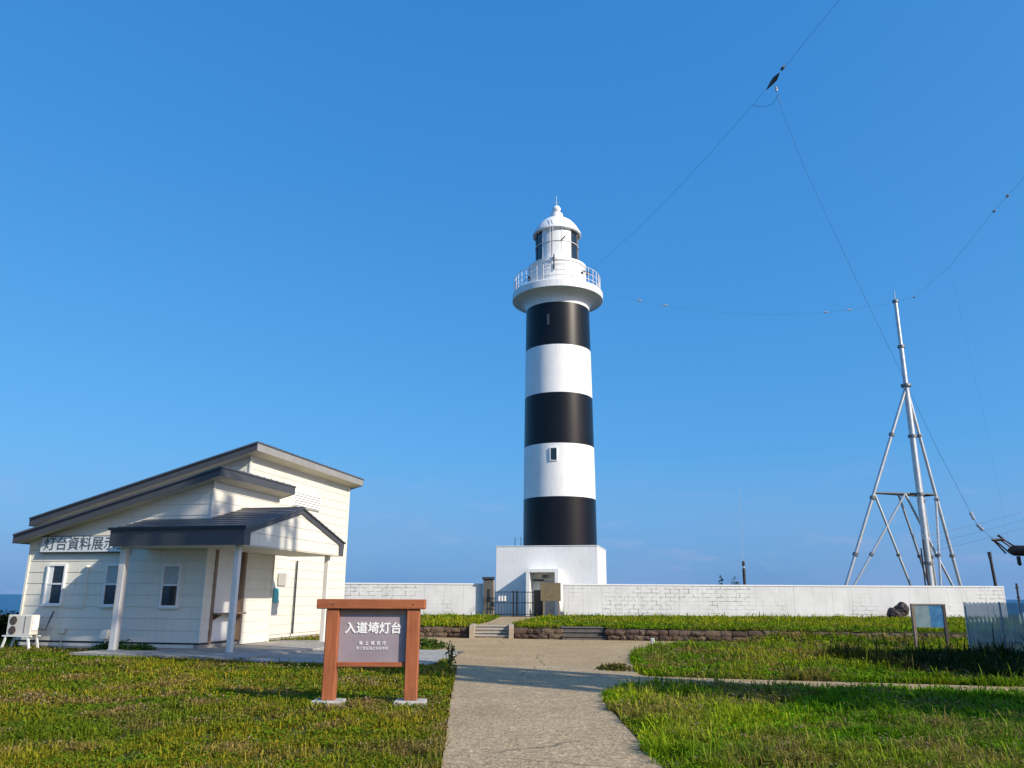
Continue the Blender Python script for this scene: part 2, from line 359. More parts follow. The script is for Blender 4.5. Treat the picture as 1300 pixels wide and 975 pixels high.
HOUSE = [hw(-8.7, 3.4), hw(-8.7, 12), hw(-.8, 12), hw(-.8, 4.0), hw(0, 4), hw(0, 0), hw(-6.2, 0), hw(-6.2, 3.4)]

gx = np.concatenate([np.linspace(-90, -30, 13), np.linspace(-28, 28, 113), np.linspace(30, 110, 17)])
gy = np.concatenate([np.linspace(-40, 4, 12), np.linspace(5, 40, 71), np.linspace(42, 92, 18)])
X, Y = np.meshgrid(gx, gy, indexing='ij'); Z = gz(X, Y)
hard = inpoly(X, Y, PATH) | inpoly(X, Y, PLAZA) | inpoly(X, Y, SIDE) | inpoly(X, Y, SLAB) | inpoly(X, Y, WALK)
Z = np.where(hard, -.05, Z-.012)
Z = Z-32*np.maximum(np.maximum(sstep(70, 92, Y), sstep(50, 90, -X)), sstep(70, 110, X))
mb = MB(); nx, ny = X.shape
mb.v = list(zip(X.ravel().tolist(), Y.ravel().tolist(), Z.ravel().tolist()))
mb.f = [(i*ny+j, (i+1)*ny+j, (i+1)*ny+j+1, i*ny+j+1) for i in range(nx-1) for j in range(ny-1)]
structure(mb.build('ground', 'ground', smooth=True))
mb = MB(); mb.add([(-60000, -8000, -30), (60000, -8000, -30), (60000, 80000, -30), (-60000, 80000, -30)], [(0, 1, 2, 3)])
structure(mb.build('sea', 'sea'))
sheet('plaza', PLAZA, .004, 'plaza'); sheet('side_path', SIDE, .009, 'plaza'); sheet('path', PATH, .014, 'path')
# terrace behind the stone wall
tp = [(-26, ret_y(-26)+.25), (-1.55, ret_y(-1.55)+.25), (-1.55, 34.9), (.02, 34.9), (.02, ret_y(.02)+.25), (1.95, ret_y(1.95)+.25), (1.95, 33.9), (3.75, 33.9), (3.75, ret_y(3.75)+.25), (34, ret_y(34)+.25), (40, 66), (-26, 66)]
mb = MB(); n = len(tp)
mb.add([(x, y, TZ-.012) for x, y in tp]+[(x, y, -.2) for x, y in tp], [tuple(range(n))]+[(i, n+i, n+(i+1) % n, (i+1) % n) for i in range(n)])
structure(mb.build('terrace', 'ground'))
ENTRY = [(-1.5, 34.7), (-.02, 34.7), (.6, 40), (2.6, 50.2), (-.6, 50.2), (-1.0, 40)]
sheet('terrace_path', ENTRY, TZ+.004, 'plaza')

# ------------------------------------------------------------------ house
H = thing('museum_house', 'cream boarded museum house with two stepped shed roofs', 'house', HO, HR)
def clip(poly, k, c):
    """keep z <= k*u + c ; poly of (u, z)"""
    out = []
    for i in range(len(poly)):
        p, q = poly[i], poly[(i+1) % len(poly)]; fp = k*p[0]+c-p[1]; fq = k*q[0]+c-q[1]
        if fp >= 0: out.append(p)
        if (fp >= 0) != (fq >= 0):
            t = fp/(fp-fq); out.append((p[0]+(q[0]-p[0])*t, p[1]+(q[1]-p[1])*t))
    return out
def siding(parent, fn, u0, u1, z0, z1, cuts, h=.335, m='siding', phase=None, split=None):
    """lap boards; fn(u, z, offset) -> local point; cuts: list of (k, c)"""
    z = z0 if phase is None else phase
    while z < z1:
        ends = [u0, u1]
        if split: ends = [u0]+[s for s in split if u0+.3 < s < u1-.3]+[u1]
        for ua, ub in zip(ends[:-1], ends[1:]):
            lo = max(z, z0); hi = min(z+h-.009, z1)
            if hi-lo < .02: continue
            g = .002 if ub < u1 else 0
            poly = [(ua, lo), (ub-g, lo), (ub-g, hi), (ua, hi)]
            for k, c in cuts:
                poly = clip(poly, k, c)
                if len(poly) < 3: break
            if len(poly) < 3: continue
            fr = [fn(u, w, .026-.014*(w-z)/h) for u, w in poly]; bk = [fn(u, w, -.02) for u, w in poly]; n = len(poly)
            MB().add(bk+fr, [tuple(range(n-1, -1, -1)), tuple(range(n, 2*n))]+[(i, (i+1) % n, n+(i+1) % n, n+i) for i in range(n)]).build('siding_board', m, parent)
        z += h

KL, CL = .277, 5.34-.277*.5-.30                   # underside of the lower roof at the wall: z = KL*a + CL
KU, CU = .2816, 6.76+.2816*.4-.32
lw = lambda a: KL*a+CL
uw = lambda a: KU*a+CU
ob = MB(); ob.prism([(-6.17, .022, .1), (-.18, .022, .1), (-.18, .022, lw(-.18)+.04), (-6.17, .022, lw(-6.17)+.04)], (0, 3.95, 0)); ob.build('wall', 'cream', H)
ob = MB(); ob.prism([(-8.7, 3.47, .1), (-.925, 3.47, .1), (-.925, 3.47, uw(-.9)+.04), (-8.7, 3.47, uw(-8.7)+.04)], (0, 8.45, 0)); ob.build('wall', 'cream', H)
# foundation with the dark vent strip
ob = MB(); ob.box(-6.15, .03, -.1, -.03, 3.9, .2); ob.box(-8.65, 3.5, -.1, -.95, 11.9, .2); ob.build('foundation', 'foundation', H)
ob = MB(); ob.box(-6.16, .012, .2, -.02, .05, .245); ob.box(-.06, .05, .2, -.012, 3.95, .245); ob.build('vent_strip', 'gap', H)
# front wall boards
siding(H, lambda u, z, o: (u, .022-o, z), -6.2, -.002, .25, 5.3, [(KL, CL+.05)], split=[-3.1])
# right wall of the lower block: piers either side of the shallow entrance recess, whole above
ob = MB(); ob.box(-.2, .03, .25, -.022, .45, 3.05); ob.box(-.2, 2.24, .1, -.022, 3.97, 3.05); ob.box(-.2, .03, 3.05, -.022, 3.97, 4.98); ob.build('wall', 'cream', H)
siding(H, lambda u, z, o: (-.022+o, u, z), .02, .45, .25, 3.02, [])
siding(H, lambda u, z, o: (-.022+o, u, z), 2.24, 3.98, .11, 3.02, [])
siding(H, lambda u, z, o: (-.022+o, u, z), .02, 3.98, 3.03, 5.03, [])
MB().box(-.19, .46, .25, -.15, 2.23, 3.0).build('recess_panel', 'white', H)
for b0, b1 in ((.45, .60), (2.10, 2.24)): MB().box(-.15, b0+.005, .2, .02, b1-.005, 3.02).build('timber_jamb', 'brown', H)
sh = MB().box(-.15, .52, 1.03, .2, 2.16, 1.075).build('shelf', 'brown', H, bevel=.006)
for b in (.8, 1.75):
    MB().prism([(-.15, b, 1.03), (.16, b, 1.03), (-.15, b, .84)], (0, .05, 0)).build('shelf_bracket', 'brown', H)
# corner trims
MB().box(-.03, -.03, .25, .03, .045, 5.0).build('corner_trim', 'cream', H)
MB().box(-6.235, -.03, .25, -6.165, .045, lw(-6.2)).build('corner_trim', 'cream', H)
MB().box(-.03, 3.95, .1, .03, 4.02, 5.0).build('corner_trim', 'cream', H)
# back block: front and right boards
siding(H, lambda u, z, o: (u, 3.47-o, z), -8.7, -.9, 3.0, 6.5, [(KU, CU+.05)])
siding(H, lambda u, z, o: (-.925+o, u, z), 3.45, 11.95, .22, 6.42, [], split=[6.5, 9.5])
MB().box(-.93, 11.9, .1, -.87, 11.98, 6.4).build('corner_trim', 'cream', H)
MB().box(-.93, 3.42, 4.4, -.87, 3.49, 6.4).build('corner_trim', 'cream', H)
# louvre high on the back block
lv = MB().box(-.91, 6.7, 4.95, -.84, 9.0, 5.58).build('louvre', 'white', H, bevel=.01)
for i in range(6): MB().prism([(-.84, 6.76, 5.0+i*.095), (-.80, 6.76, 5.0+i*.095), (-.84, 6.76, 5.07+i*.095)], (0, 2.18, 0)).build('slat', 'white', lv)

def shed_roof(a0, a1, b0, b1, k, c, th, eave='fascia'):
    z = lambda a, d=0: k*a+c+d
    r = MB().hexa([(a0, b0, z(a0, -.05)), (a1, b0, z(a1, -.05)), (a1, b1, z(a1, -.05)), (a0, b1, z(a0, -.05))], [(a0, b0, z(a0)), (a1, b0, z(a1)), (a1, b1, z(a1)), (a0, b1, z(a0))])
    nseam = int((b1-b0)/.42)
    for i in range(1, nseam):
        b = b0+(b1-b0)*i/nseam; r.hexa([(a0+.02, b-.012, z(a0, -.01)), (a1-.02, b-.012, z(a1, -.01)), (a1-.02, b+.012, z(a1, -.01)), (a0+.02, b+.012, z(a0, -.01))], [(a0+.02, b-.012, z(a0, .03)), (a1-.02, b-.012, z(a1, .03)), (a1-.02, b+.012, z(a1, .03)), (a0+.02, b+.012, z(a0, .03))])
    roof = r.build('roof', 'roof', H)
    t = .025
    for b in (b0+.02, b1-.02-t):   # rake fascias
        MB().hexa([(a0+.02, b, z(a0, -th)), (a1-.02, b, z(a1, -th)), (a1-.02, b+t, z(a1, -th)), (a0+.02, b+t, z(a0, -th))], [(a0+.02, b, z(a0, -.053)), (a1-.02, b, z(a1, -.053)), (a1-.02, b+t, z(a1, -.053)), (a0+.02, b+t, z(a0, -.053))]).build('fascia', 'fascia', roof)
        bb = b-.012 if b < (b0+b1)/2 else b+.012   # second step of the rake
        MB().hexa([(a0+.03, bb, z(a0, -.12)), (a1-.03, bb, z(a1, -.12)), (a1-.03, bb+t, z(a1, -.12)), (a0+.03, bb+t, z(a0, -.12))], [(a0+.03, bb, z(a0, -.055)), (a1-.03, bb, z(a1, -.055)), (a1-.03, bb+t, z(a1, -.055)), (a0+.03, bb+t, z(a0, -.055))]).build('rake_trim', 'drip', roof)
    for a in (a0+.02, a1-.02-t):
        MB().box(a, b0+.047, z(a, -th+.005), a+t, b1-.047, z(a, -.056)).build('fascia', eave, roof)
    MB().hexa([(a0+.05, b0+.05, z(a0+.05, -th+.02)), (a1-.05, b0+.05, z(a1-.05, -th+.02)), (a1-.05, b1-.05, z(a1-.05, -th+.02)), (a0+.05, b1-.05, z(a0+.05, -th+.02))],
              [(a0+.05, b0+.05, z(a0+.05, -th+.05)), (a1-.05, b0+.05, z(a1-.05, -th+.05)), (a1-.05, b1-.05, z(a1-.05, -th+.05)), (a0+.05, b1-.05, z(a0+.05, -th+.05))]).build('soffit', 'soffit', roof)
    return roof
shed_roof(-6.5, .5, -.5, 4.25, KL, 5.34-.277*.5, .29)
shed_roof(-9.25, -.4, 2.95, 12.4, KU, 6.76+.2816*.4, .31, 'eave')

# windows: frame proud of the boards, two sashes, curtains
def window(a0, a1, z0, z1, kind):
    w = MB(); t = .055; y0, y1 = -.065, .01
    for bx in ((a0, z0, a0+t, z1), (a1-t, z0, a1, z1), (a0+t, z1-t, a1-t, z1), (a0+t, z0, a1-t, z0+t)): w.box(bx[0], y0, bx[1], bx[2], y1, bx[3])
    fr = w.build('window', 'white', H)
    zm = (z0+z1)/2+.02
    MB().box(a0+t, -.05, zm-.025, a1-t, .0, zm+.025).build('meeting_rail', 'white', fr)
    up_m, lo_m = ('glass', 'glass') if kind == 0 else ('curtain', 'glass')
    MB().box(a0+t, -.03, zm+.025, a1-t, -.012, z1-t).build('pane', up_m, fr); MB().box(a0+t, -.02, z0+t, a1-t, -.006, zm-.025).build('pane', lo_m, fr)
    MB().box(a0-.03, -.1, z0-.035, a1+.03, .0, z0-.004).build('sill', 'white', fr)
    if kind == 0: MB().box(a0+t, -.036, z0+t, a0+t+.17, -.031, z1-t).build('blind', 'white', fr)
window(-5.45, -4.78, 1.28, 2.5, 0); window(-3.36, -2.72, 1.26, 2.5, 1); window(-1.40, -.79, 1.24, 2.48, 1)
# shallow flush panel with a pipe between the first windows, hung outlet box
pp = MB().tube([(-4.01, -.045, 1.22), (-4.01, -.045, 2.4), (-4.01, -.03, 2.43)], .018, 8); pp.build('vent_pipe', 'cream', H, True)
MB().lathe([(.0, 2.47), (.05, 2.46), (.06, 2.42), (.03, 2.38), (0, 2.38)], 12, cx=-4.01, cy=-.06).build('vent_cowl', 'white', H, True)
MB().box(-4.7, -.035, 1.2, -4.02, -.01, 1.225).build('cable_duct', 'cream', H)

# name board: text becomes mesh
def lettering(txt, size, m, parent, loc, rot, name='lettering', heavy=0., sx=1., bold=.0, depth=.004, spacing=1.):
    cu = bpy.data.curves.new(name, 'FONT'); cu.body = txt; cu.size = size; cu.extrude = depth; cu.align_x = 'CENTER'; cu.align_y = 'CENTER'; cu.offset = bold; cu.space_character = spacing
    t = bpy.data.objects.new('tmp_text', cu); COL.objects.link(t); dg = bpy.context.evaluated_depsgraph_get()
    me = bpy.data.meshes.new_from_object(t.evaluated_get(dg)); bpy.data.objects.remove(t); bpy.data.curves.remove(cu)
    me.materials.clear(); me.materials.append(M[m]); me.name = name
    if heavy:
        bm = bmesh.new(); bm.from_mesh(me); src = bm.verts[:]+bm.edges[:]+bm.faces[:]
        for i, (ox, oy) in enumerate(((heavy, 0), (-heavy, 0), (0, heavy), (0, -heavy), (heavy*.7, heavy*.7), (-heavy*.7, -heavy*.7))):
            g = bmesh.ops.duplicate(bm, geom=src); bmesh.ops.translate(bm, vec=(ox, oy, .0004*(i+1)), verts=[v for v in g['geom'] if isinstance(v, bmesh.types.BMVert)])
        bm.to_mesh(me); bm.free()
    return link(name, me, parent, loc, rot, (sx, 1, 1))
NBD = thing('name_board', 'long white name board with dark lettering high on the house front', 'sign', HO, HR)
MB().box(-5.75, -.13, 2.86, -2.62, -.085, 3.33).build('board', 'board_white', NBD, bevel=.008)
for z0, z1 in ((2.835, 2.858), (3.332, 3.35)): MB().box(-5.77, -.135, z0, -2.6, -.02, z1).build('frame_strip', 'galv_dark', NBD)
for a in (-5.3, -3.1): MB().box(a, -.084, 2.95, a+.06, -.006, 3.2).build('mounting_block', 'galv_dark', NBD)
lettering('灯台資料展示室', .43, 'letter_black', NBD, (-4.13, -.134, 3.09), (math.pi/2, 0, 0), heavy=.0015)

# entrance canopy: part of the house
RB, ZE, ZR = 1.62, 3.40, 4.27
def zc(b): return ZE+(ZR-ZE)*(1-abs(b-RB)/(RB+1.65))
cr = MB()
def slope(a0, a1, b0, b1):
    n = max(1, int(abs(b1-b0)/.3)); 
    for i in range(n):
        p, q = b0+(b1-b0)*i/n, b0+(b1-b0)*(i+1)/n
        cr.hexa([(a0, p, zc(p)-.03), (a1, p, zc(p)-.03), (a1, q, zc(q)-.03), (a0, q, zc(q)-.03)], [(a0, p, zc(p)+.022), (a1, p, zc(p)+.022), (a1, q, zc(q)), (a0, q, zc(q))])
slope(-2.12, 2.2, -1.68, -.035); slope(.035, 2.2, -.034, RB); slope(.035, 2.2, 4.95, RB)
CAN = cr.build('canopy_roof', 'roof', H)
MB().box(-2.12, -1.73, ZE-.02, 2.2, -1.675, ZE+.045).build('drip_edge', 'drip', CAN)
MB().box(.03, RB-.06, ZR-.01, 2.22, RB+.06, ZR+.035).build('ridge_cap', 'roof', CAN, bevel=.012)
MB().box(-2.08, -1.66, 2.93, 2.12, -1.63, ZE-.025).build('fascia', 'fascia', CAN)
MB().prism([(-2.08, -1.628, 2.93), (-2.08, -.04, 2.93), (-2.08, -.04, zc(-.04)-.04), (-2.08, -1.628, ZE-.05)], (.03, 0, 0)).build('fascia', 'fascia', CAN)
MB().box(.06, 4.86, 2.93, 2.12, 4.89, ZE-.02).build('fascia', 'fascia', CAN)
# gable end: boards, grey barge boards, white triangle
g0, g1 = -1.62, 4.85
MB().prism([(2.07, g0+.05, 2.95), (2.07, g1-.05, 2.95), (2.07, g1-.05, zc(g1)-.07), (2.07, RB, ZR-.08), (2.07, g0+.05, zc(g0)-.07)], (.02, 0, 0)).build('gable_wall', 'cream', CAN)
kk = (ZR-ZE)/(RB+1.65); cc = ZE+kk*1.65-.06
siding(CAN, lambda u, z, o: (2.092+o, u, z), g0+.28, g1-.28, 2.96, 4.3, [(kk, cc), (-kk, cc+2*kk*RB)], h=.34)
for s, (p, q) in ((0, (-1.68, RB-.001)), (1, (RB+.001, 4.92))):
    MB().prism([(2.125, p, zc(p)-.19), (2.125, q, zc(q)-.19), (2.125, q, zc(q)-.032), (2.125, p, zc(p)-.032)], (.03, 0, 0)).build('barge_board', 'fascia', CAN)
MB().box(2.124, -1.66, 2.93, 2.152, -1.34, 3.29).build('gable_return', 'fascia', CAN); MB().box(2.124, 4.57, 2.93, 2.152, 4.89, 3.29).build('gable_return', 'fascia', CAN)
MB().box(-2.05, -1.62, 2.935, 2.1, -.04, 2.965).build('soffit', 'soffit', CAN); MB().box(.04, -.038, 2.935, 2.1, 4.85, 2.965).build('soffit', 'soffit', CAN)
MB().box(2.09, g0, 2.915, 2.15, g1, 2.934).build('gable_sill', 'soffit', CAN)
for a, b, w in ((-1.83, -1.25, .095), (1.76, -1.25, .075), (1.84, 4.3, .075)):
    ps = MB().box(a-w, b-w, .05, a+w, b+w, 2.933).build('canopy_post', 'postwhite', H, bevel=.012)
    MB().box(a-w-.03, b-w-.03, .045, a+w+.03, b+w+.03, .12).build('post_foot', 'conc_pale', ps, bevel=.01)
# notices on the wall by the entrance
MB().box(-.87, 6.0, 1.95, -.845, 6.6, 2.4).build('notice', 'door_grey', H); 
k_ = NB('turquoise notice'); k_.b.inputs['Base Color'].default_value = (.1, .5, .55, 1); M['turq'] = k_.m
MB().box(-.87, 5.75, 1.35, -.845, 6.1, 1.85).build('notice', 'turq', H)
MB().tube([(-.83, 7.35, .2), (-.83, 7.35, 2.9)], .035, 8).build('downpipe', 'galv_dark', H, True)
# porch slab and paved walk
s_ = sheet('porch_slab', SLAB, .095, 'paver')
wk = structure(MB().prism([(*p, -.06) for p in WALK], (0, 0, .08)).build('paved_walk', 'conc_dark'))
for i in range(12):
    a = 3.12+i*.4; e1 = min(a+.375, 7.95); bt = min(2.28, -2.9+5.2*(7.95-a)/.6); bt2 = min(2.28, -2.9+5.2*(7.95-e1)/.6)
    if bt2 > -2.5: MB().prism([(*hw(a, -2.88), .018), (*hw(e1, -2.88), .018), (*hw(e1, bt2), .018), (*hw(a, bt), .018)], (0, 0, .03+.004*random.random())).build('paving_slab', 'paver', wk)

# air conditioner on its stand
AC = thing('air_conditioner', 'beige outdoor air conditioner unit on white legs at the house corner', 'air conditioner', tuple(HO+HA*-5.55+HB*-.55), HR)
MB().box(-.42, -.16, .42, .42, .16, 1.0).build('casing', 'ac', AC, bevel=.02)
for z in (.56, .84): 
    MB().tube([(-.2, -.168, z), (-.2, -.178, z)], .12, 20).build('fan_grille', 'ac_dark', AC)
MB().box(.2, -.175, .47, .205, -.161, .96).build('panel_seam', 'ac_dark', AC)
MB().box(.425, -.12, .55, .445, .12, .95).build('side_cover', 'white', AC, bevel=.008)
for x in (-.38, .38):
    for y in (-.17, .17):
        MB().prism([(x-.025, y-.025, .38), (x+.025, y-.025, .38), (x+.025, y+.025, .38), (x-.025, y+.025, .38)], (math.copysign(.12, x), 0, -.42)).build('leg', 'white', AC)
MB().box(-.5, -.2, .38, .5, -.14, .415).build('rail', 'white', AC); MB().box(-.5, .14, .38, .5, .2, .415).build('rail', 'white', AC)
MB().tube([(.44, .1, .6), (.62, .2, .55), (.6, .36, .9), (.56, .5, 1.1)], .02, 8).build('pipe', 'galv_dark', AC, True)
FL = thing('ground_floodlight', 'small white floodlight on a short stem in the grass by the house wall', 'lamp', tuple(HO+HA*-2.72+HB*-.5), HR)
MB().tube([(0, 0, 0), (0, 0, .28), (.03, 0, .33)], .035, 10).build('stem', 'white', FL, True)
MB().prism([(-.17, -.08, .32), (.1, -.13, .34), (.13, -.08, .6), (-.1, -.04, .6)], (0, .16, 0)).build('lamp_head', 'ac', FL, bevel=.015)
FB = thing('junction_box', 'small white utility box low on the house wall beside the air conditioner', 'utility box', tuple(HO+HA*-4.6+HB*-.0), HR)
MB().box(-.1, -.07, .45, .1, -.01, .6).build('casing', 'ac', FB, bevel=.012); MB().tube([(0, -.04, .45), (0, -.04, .02)], .015, 8).build('conduit', 'ac', FB)

# ------------------------------------------------------------------ wooden lighthouse sign
SG = thing('wooden_sign', 'brown timber framed sign with white lettering beside the path', 'sign', (-2.19, 13.05, 0), math.radians(1))
MB().box(-.835, -.13, 1.40, .85, .13, 1.55).build('top_beam', 'wood_beam', SG, bevel=.012)
for x, w in ((-.585, .1), (.665, .1)):
    MB().box(x-w, -.095, .06, x+w, .095, 1.399).build('post', 'wood_sign', SG, bevel=.012)
    ft = MB().box(x-.25, -.2, -.05, x+.25, .2, .065).build('footing', 'conc_pale', SG, bevel=.025)
MB().box(-.483, -.05, .54, .563, .05, .61).build('bottom_rail', 'wood_beam', SG, bevel=.008)
MB().box(-.483, -.05, 1.33, .563, .05, 1.398).build('top_rail', 'brown', SG, bevel=.008)
pf = MB().box(-.483, .0, .612, .563, .03, 1.328).build('panel', 'signface', SG)
lettering('入道埼灯台', .178, 'letter_white', pf, (.045, -.005, 1.105), (math.pi/2, 0, 0), heavy=.0045)
lettering('海 上 保 安 庁', .06, 'letter_white', pf, (.04, -.004, .885), (math.pi/2, 0, 0), heavy=.001, spacing=1.25)
lettering('第二管区海上保安本部', .05, 'letter_white', pf, (.04, -.004, .81), (math.pi/2, 0, 0))
for x in (-.585, .665): MB().tube([(x, -.128, 1.47), (x, -.135, 1.47)], .012, 10).build('bolt', 'galv_dark', SG)

# ------------------------------------------------------------------ lighthouse
LX, LY = 3.27, 54.5
L = thing('lighthouse', 'tall round lighthouse with black and white bands on a white base', 'lighthouse', (LX, LY, 0), HR)
pa0, pa1, pb0, pb1 = -3.80, 2.80, -2.5, 2.5
PT = 4.72
base = MB().box(pa0, pb0, .2, pa1, pb1, PT).build('base_block', 'tower_white', L, bevel=.02)
# door porch projecting from the base
d0, d1, dz, dp = -1.62, .42, 3.28, .95
pm = MB(); pm.box(d0, pb0-dp, TZ, d0+.22, pb0+.01, dz); pm.box(d1-.22, pb0-dp, TZ, d1, pb0+.01, dz); pm.box(d0+.22, pb0-dp, dz-.2, d1-.22, pb0+.01, dz)
po = pm.build('door_porch', 'tower_white', base)
MB().box(d0+.23, pb0-.03, TZ, d1-.23, pb0-.004, dz-.21).build('porch_wall', 'cream', base)
MB().box(d0+.34, pb0-.09, TZ, d0+.95, pb0-.035, 2.0).build('door', 'door_dark', base, bevel=.01)
MB().box(d0+.3, pb0-.1, 2.55, d0+.98, pb0-.035, 2.66).build('door_lintel', 'galv_dark', base)
MB().box(d0+.96, pb0-.1, TZ, d1-.3, pb0-.035, 2.5).build('door', 'door_grey', base, bevel=.01)
lm = MB().box(d0+1.0, pb0-dp+.1, 2.74, d0+1.38, pb0-dp+.4, 2.93).build('porch_lamp', 'galv_dark', base, bevel=.03)
MB().box(pa0-.03, pb0-.03, PT+.001, pa1+.03, pb1+.03, PT+.05).build('base_coping', 'tower_white', base, bevel=.01)
for x in (-2.95, -2.55): MB().tube([(x, -.6, PT+.05), (x, -.6, PT+.75)], .02, 6).build('aerial', 'galv_dark', base)
# tower bands
prof = [(4.5, 2.47), (8.15, 2.445), (11.55, 2.405), (15.17, 2.36), (18.68, 2.305), (21.5, 2.265)]
def tr(z):
    return float(np.interp(z, [p[0] for p in prof], [p[1] for p in prof]))
bands = [(PT+.05, 7.93, 'b'), (7.93, 11.46, 'w'), (11.46, 14.95, 'b'), (14.95, 18.35, 'w'), (18.35, 21.45, 'b')]
for z0, z1, c in bands:
    n = 7; MB().lathe([(tr(z0+(z1-z0)*i/n), z0+(z1-z0)*i/n) for i in range(n+1)], 72).build('black_band' if c == 'b' else 'white_band', 'tower_black' if c == 'b' else 'tower_white', L, True)
# small windows facing the visitor; angle in the tower's own frame
def twin(uang, z0, z1, w, m):
    a = uang; r = tr(z0)+.005; c, s_ = math.cos(a), math.sin(a)
    p = lambda t, o, z: (c*(r+o)-s_*t, s_*(r+o)+c*t, z)
    fr = MB()
    for t0, t1, za, zb in ((-w-.05, -w, z0-.05, z1+.05), (w, w+.05, z0-.05, z1+.05), (-w, w, z1, z1+.05), (-w, w, z0-.05, z0)):
        fr.hexa([p(t0, -.2, za), p(t0, .05, za), p(t1, .05, za), p(t1, -.2, za)], [p(t0, -.2, zb), p(t0, .05, zb), p(t1, .05, zb), p(t1, -.2, zb)])
    f = fr.build('tower_window', 'tower_black' if m == 'side' else ('galv_dark' if m == 'slit' else 'tower_white'), L)
    MB().hexa([p(-w, -.2, z0), p(-w, .012, z0), p(w, .012, z0), p(w, -.2, z0)], [p(-w, -.2, z1), p(-w, .012, z1), p(w, .012, z1), p(w, -.2, z1)]).build('pane', 'lantern_glass' if m != 'slit' else 'rail', f)
yaw_cam = math.atan2(-LY, -LX)-HR
twin(yaw_cam-.15, 10.3, 11.1, .2, 'dark')
twin(yaw_cam-.29, 19.8, 20.5, .03, 'slit')
# gallery
MB().lathe([(2.266, 21.45), (2.30, 21.75), (2.42, 21.98), (2.68, 22.12), (3.02, 22.19), (3.2, 22.2)], 72).build('gallery_cove', 'tower_white', L, True)
MB().lathe([(3.2, 22.2), (3.27, 22.24), (3.27, 22.72), (3.22, 22.78), (2.0, 22.8)], 72).build('gallery_deck', 'tower_white', L, True)
gr = MB()
for z in (23.1, 23.5, 23.95):
    pts = [(3.1*math.cos(2*math.pi*k/48), 3.1*math.sin(2*math.pi*k/48), z) for k in range(49)]; gr.tube(pts, .022, 6, False)
rails = gr.build('gallery_rail', 'rail', L, True)
for k in range(40):
    a = 2*math.pi*k/40; MB().tube([(3.1*math.cos(a), 3.1*math.sin(a), 22.76), (3.1*math.cos(a), 3.1*math.sin(a), 23.97)], .026, 6).build('baluster', 'rail', rails)
MB().lathe([(2.1, 22.79), (2.1, 23.5), (2.13, 23.52), (2.13, 23.6), (2.1, 23.62), (2.1, 24.25), (2.13, 24.27), (2.13, 24.33), (2.06, 24.36), (2.04, 24.62), (2.12, 24.68), (2.12, 24.86), (2.05, 24.9), (1.2, 24.95)], 64).build('watch_room', 'tower_white', L, True)
# lantern: white blind panels towards the land, dark glass to the sides
RL = 1.55
MB().lathe([(RL+.05, 24.94), (RL+.05, 25.12), (RL, 25.14)], 64).build('lantern_sill', 'tower_white', L, True)
NP = 13
for k in range(NP):
    a0 = yaw_cam+2*math.pi*(k-.5)/NP; a1 = a0+2*math.pi/NP
    blind = k in (0, 1, 12) 
    MB().lathe([(RL-.02 if not blind else RL+.015, 25.12), (RL-.02 if not blind else RL+.015, 27.42)], 4, a0+.012, a1-.012).build('lantern_blind' if blind else 'lantern_pane', 'tower_white' if blind else 'lantern_glass', L, True)
    if not blind or k in (1, 12):
        am = a0
        MB().tube([(RL*math.cos(am), RL*math.sin(am), 25.1), (RL*math.cos(am), RL*math.sin(am), 27.45)], .045, 6).build('lantern_mullion', 'galv_dark' if not blind else 'tower_white', L)
MB().tube([((RL+.03)*math.cos(t*.2), (RL+.03)*math.sin(t*.2), 26.4) for t in range(33)], .04, 6, False).build('lantern_rail', 'rail', L, True)
MB().lathe([(.4, 25.2), (.75, 25.4), (.85, 26.2), (.75, 27.0), (.4, 27.2)], 24).build('lens', 'insul', L, True)
MB().lathe([(RL-.05, 27.40), (1.74, 27.36), (1.80, 27.42), (1.78, 27.55), (1.66, 27.75), (1.48, 28.08), (1.2, 28.42), (.86, 28.68), (.5, 28.83), (.46, 28.86), (.45, 29.22), (.36, 29.28), (.22, 29.33), (.18, 29.38)], 64).build('dome', 'tower_white', L, True)
MB().lathe([(.0, 29.34), (.2, 29.40), (.29, 29.52), (.31, 29.62), (.29, 29.74), (.2, 29.86), (.0, 29.92)], 28).build('dome_ball', 'tower_white', L, True)
wv = MB().tube([(0, 0, 29.9), (0, 0, 30.75)], .018, 6).build('lightning_rod', 'rail', L)
MB().tube([(-.28, 0, 30.2), (.28, 0, 30.2)], .014, 6).build('vane_arm', 'rail', wv); MB().tube([(0, -.28, 30.12), (0, .28, 30.12)], .014, 6).build('vane_arm', 'rail', wv)
# lantern ladder and gallery fittings
def pol(a, r, z): return (r*math.cos(a), r*math.sin(a), z)
for da in (-.06, .06):
    a = yaw_cam-.22+da; MB().tube([pol(a, 2.25, 24.9), pol(a, RL+.22, 25.3), pol(a, RL+.2, 27.7), pol(a, 1.5, 28.3)], .02, 6).build('ladder_rail', 'rail', L, True)
for i in range(9):
    z = 25.3+i*.27; MB().tube([pol(yaw_cam-.28, RL+.21, z), pol(yaw_cam-.16, RL+.21, z)], .014, 6).build('rung', 'rail', L)
MB().tube([pol(yaw_cam-.1, 2.16, 23.9), pol(yaw_cam-.1, 2.2, 25.05)], .05, 8).build('drain_pipe', 'galv_dark', L, True)
MB().tube([pol(yaw_cam+.2, RL+.05, 26.4), pol(yaw_cam+.38, RL+.12, 26.75)], .05, 8).build('bracket_lamp', 'galv_dark', L, True)
for da in (.62, .78, -.75): MB().tube([pol(yaw_cam+da, 2.9, 23.3+da*.25), pol(yaw_cam+da+.05, 3.05, 23.5+da*.25)], .1, 10).build('gallery_lamp', 'galv_dark', L, True)

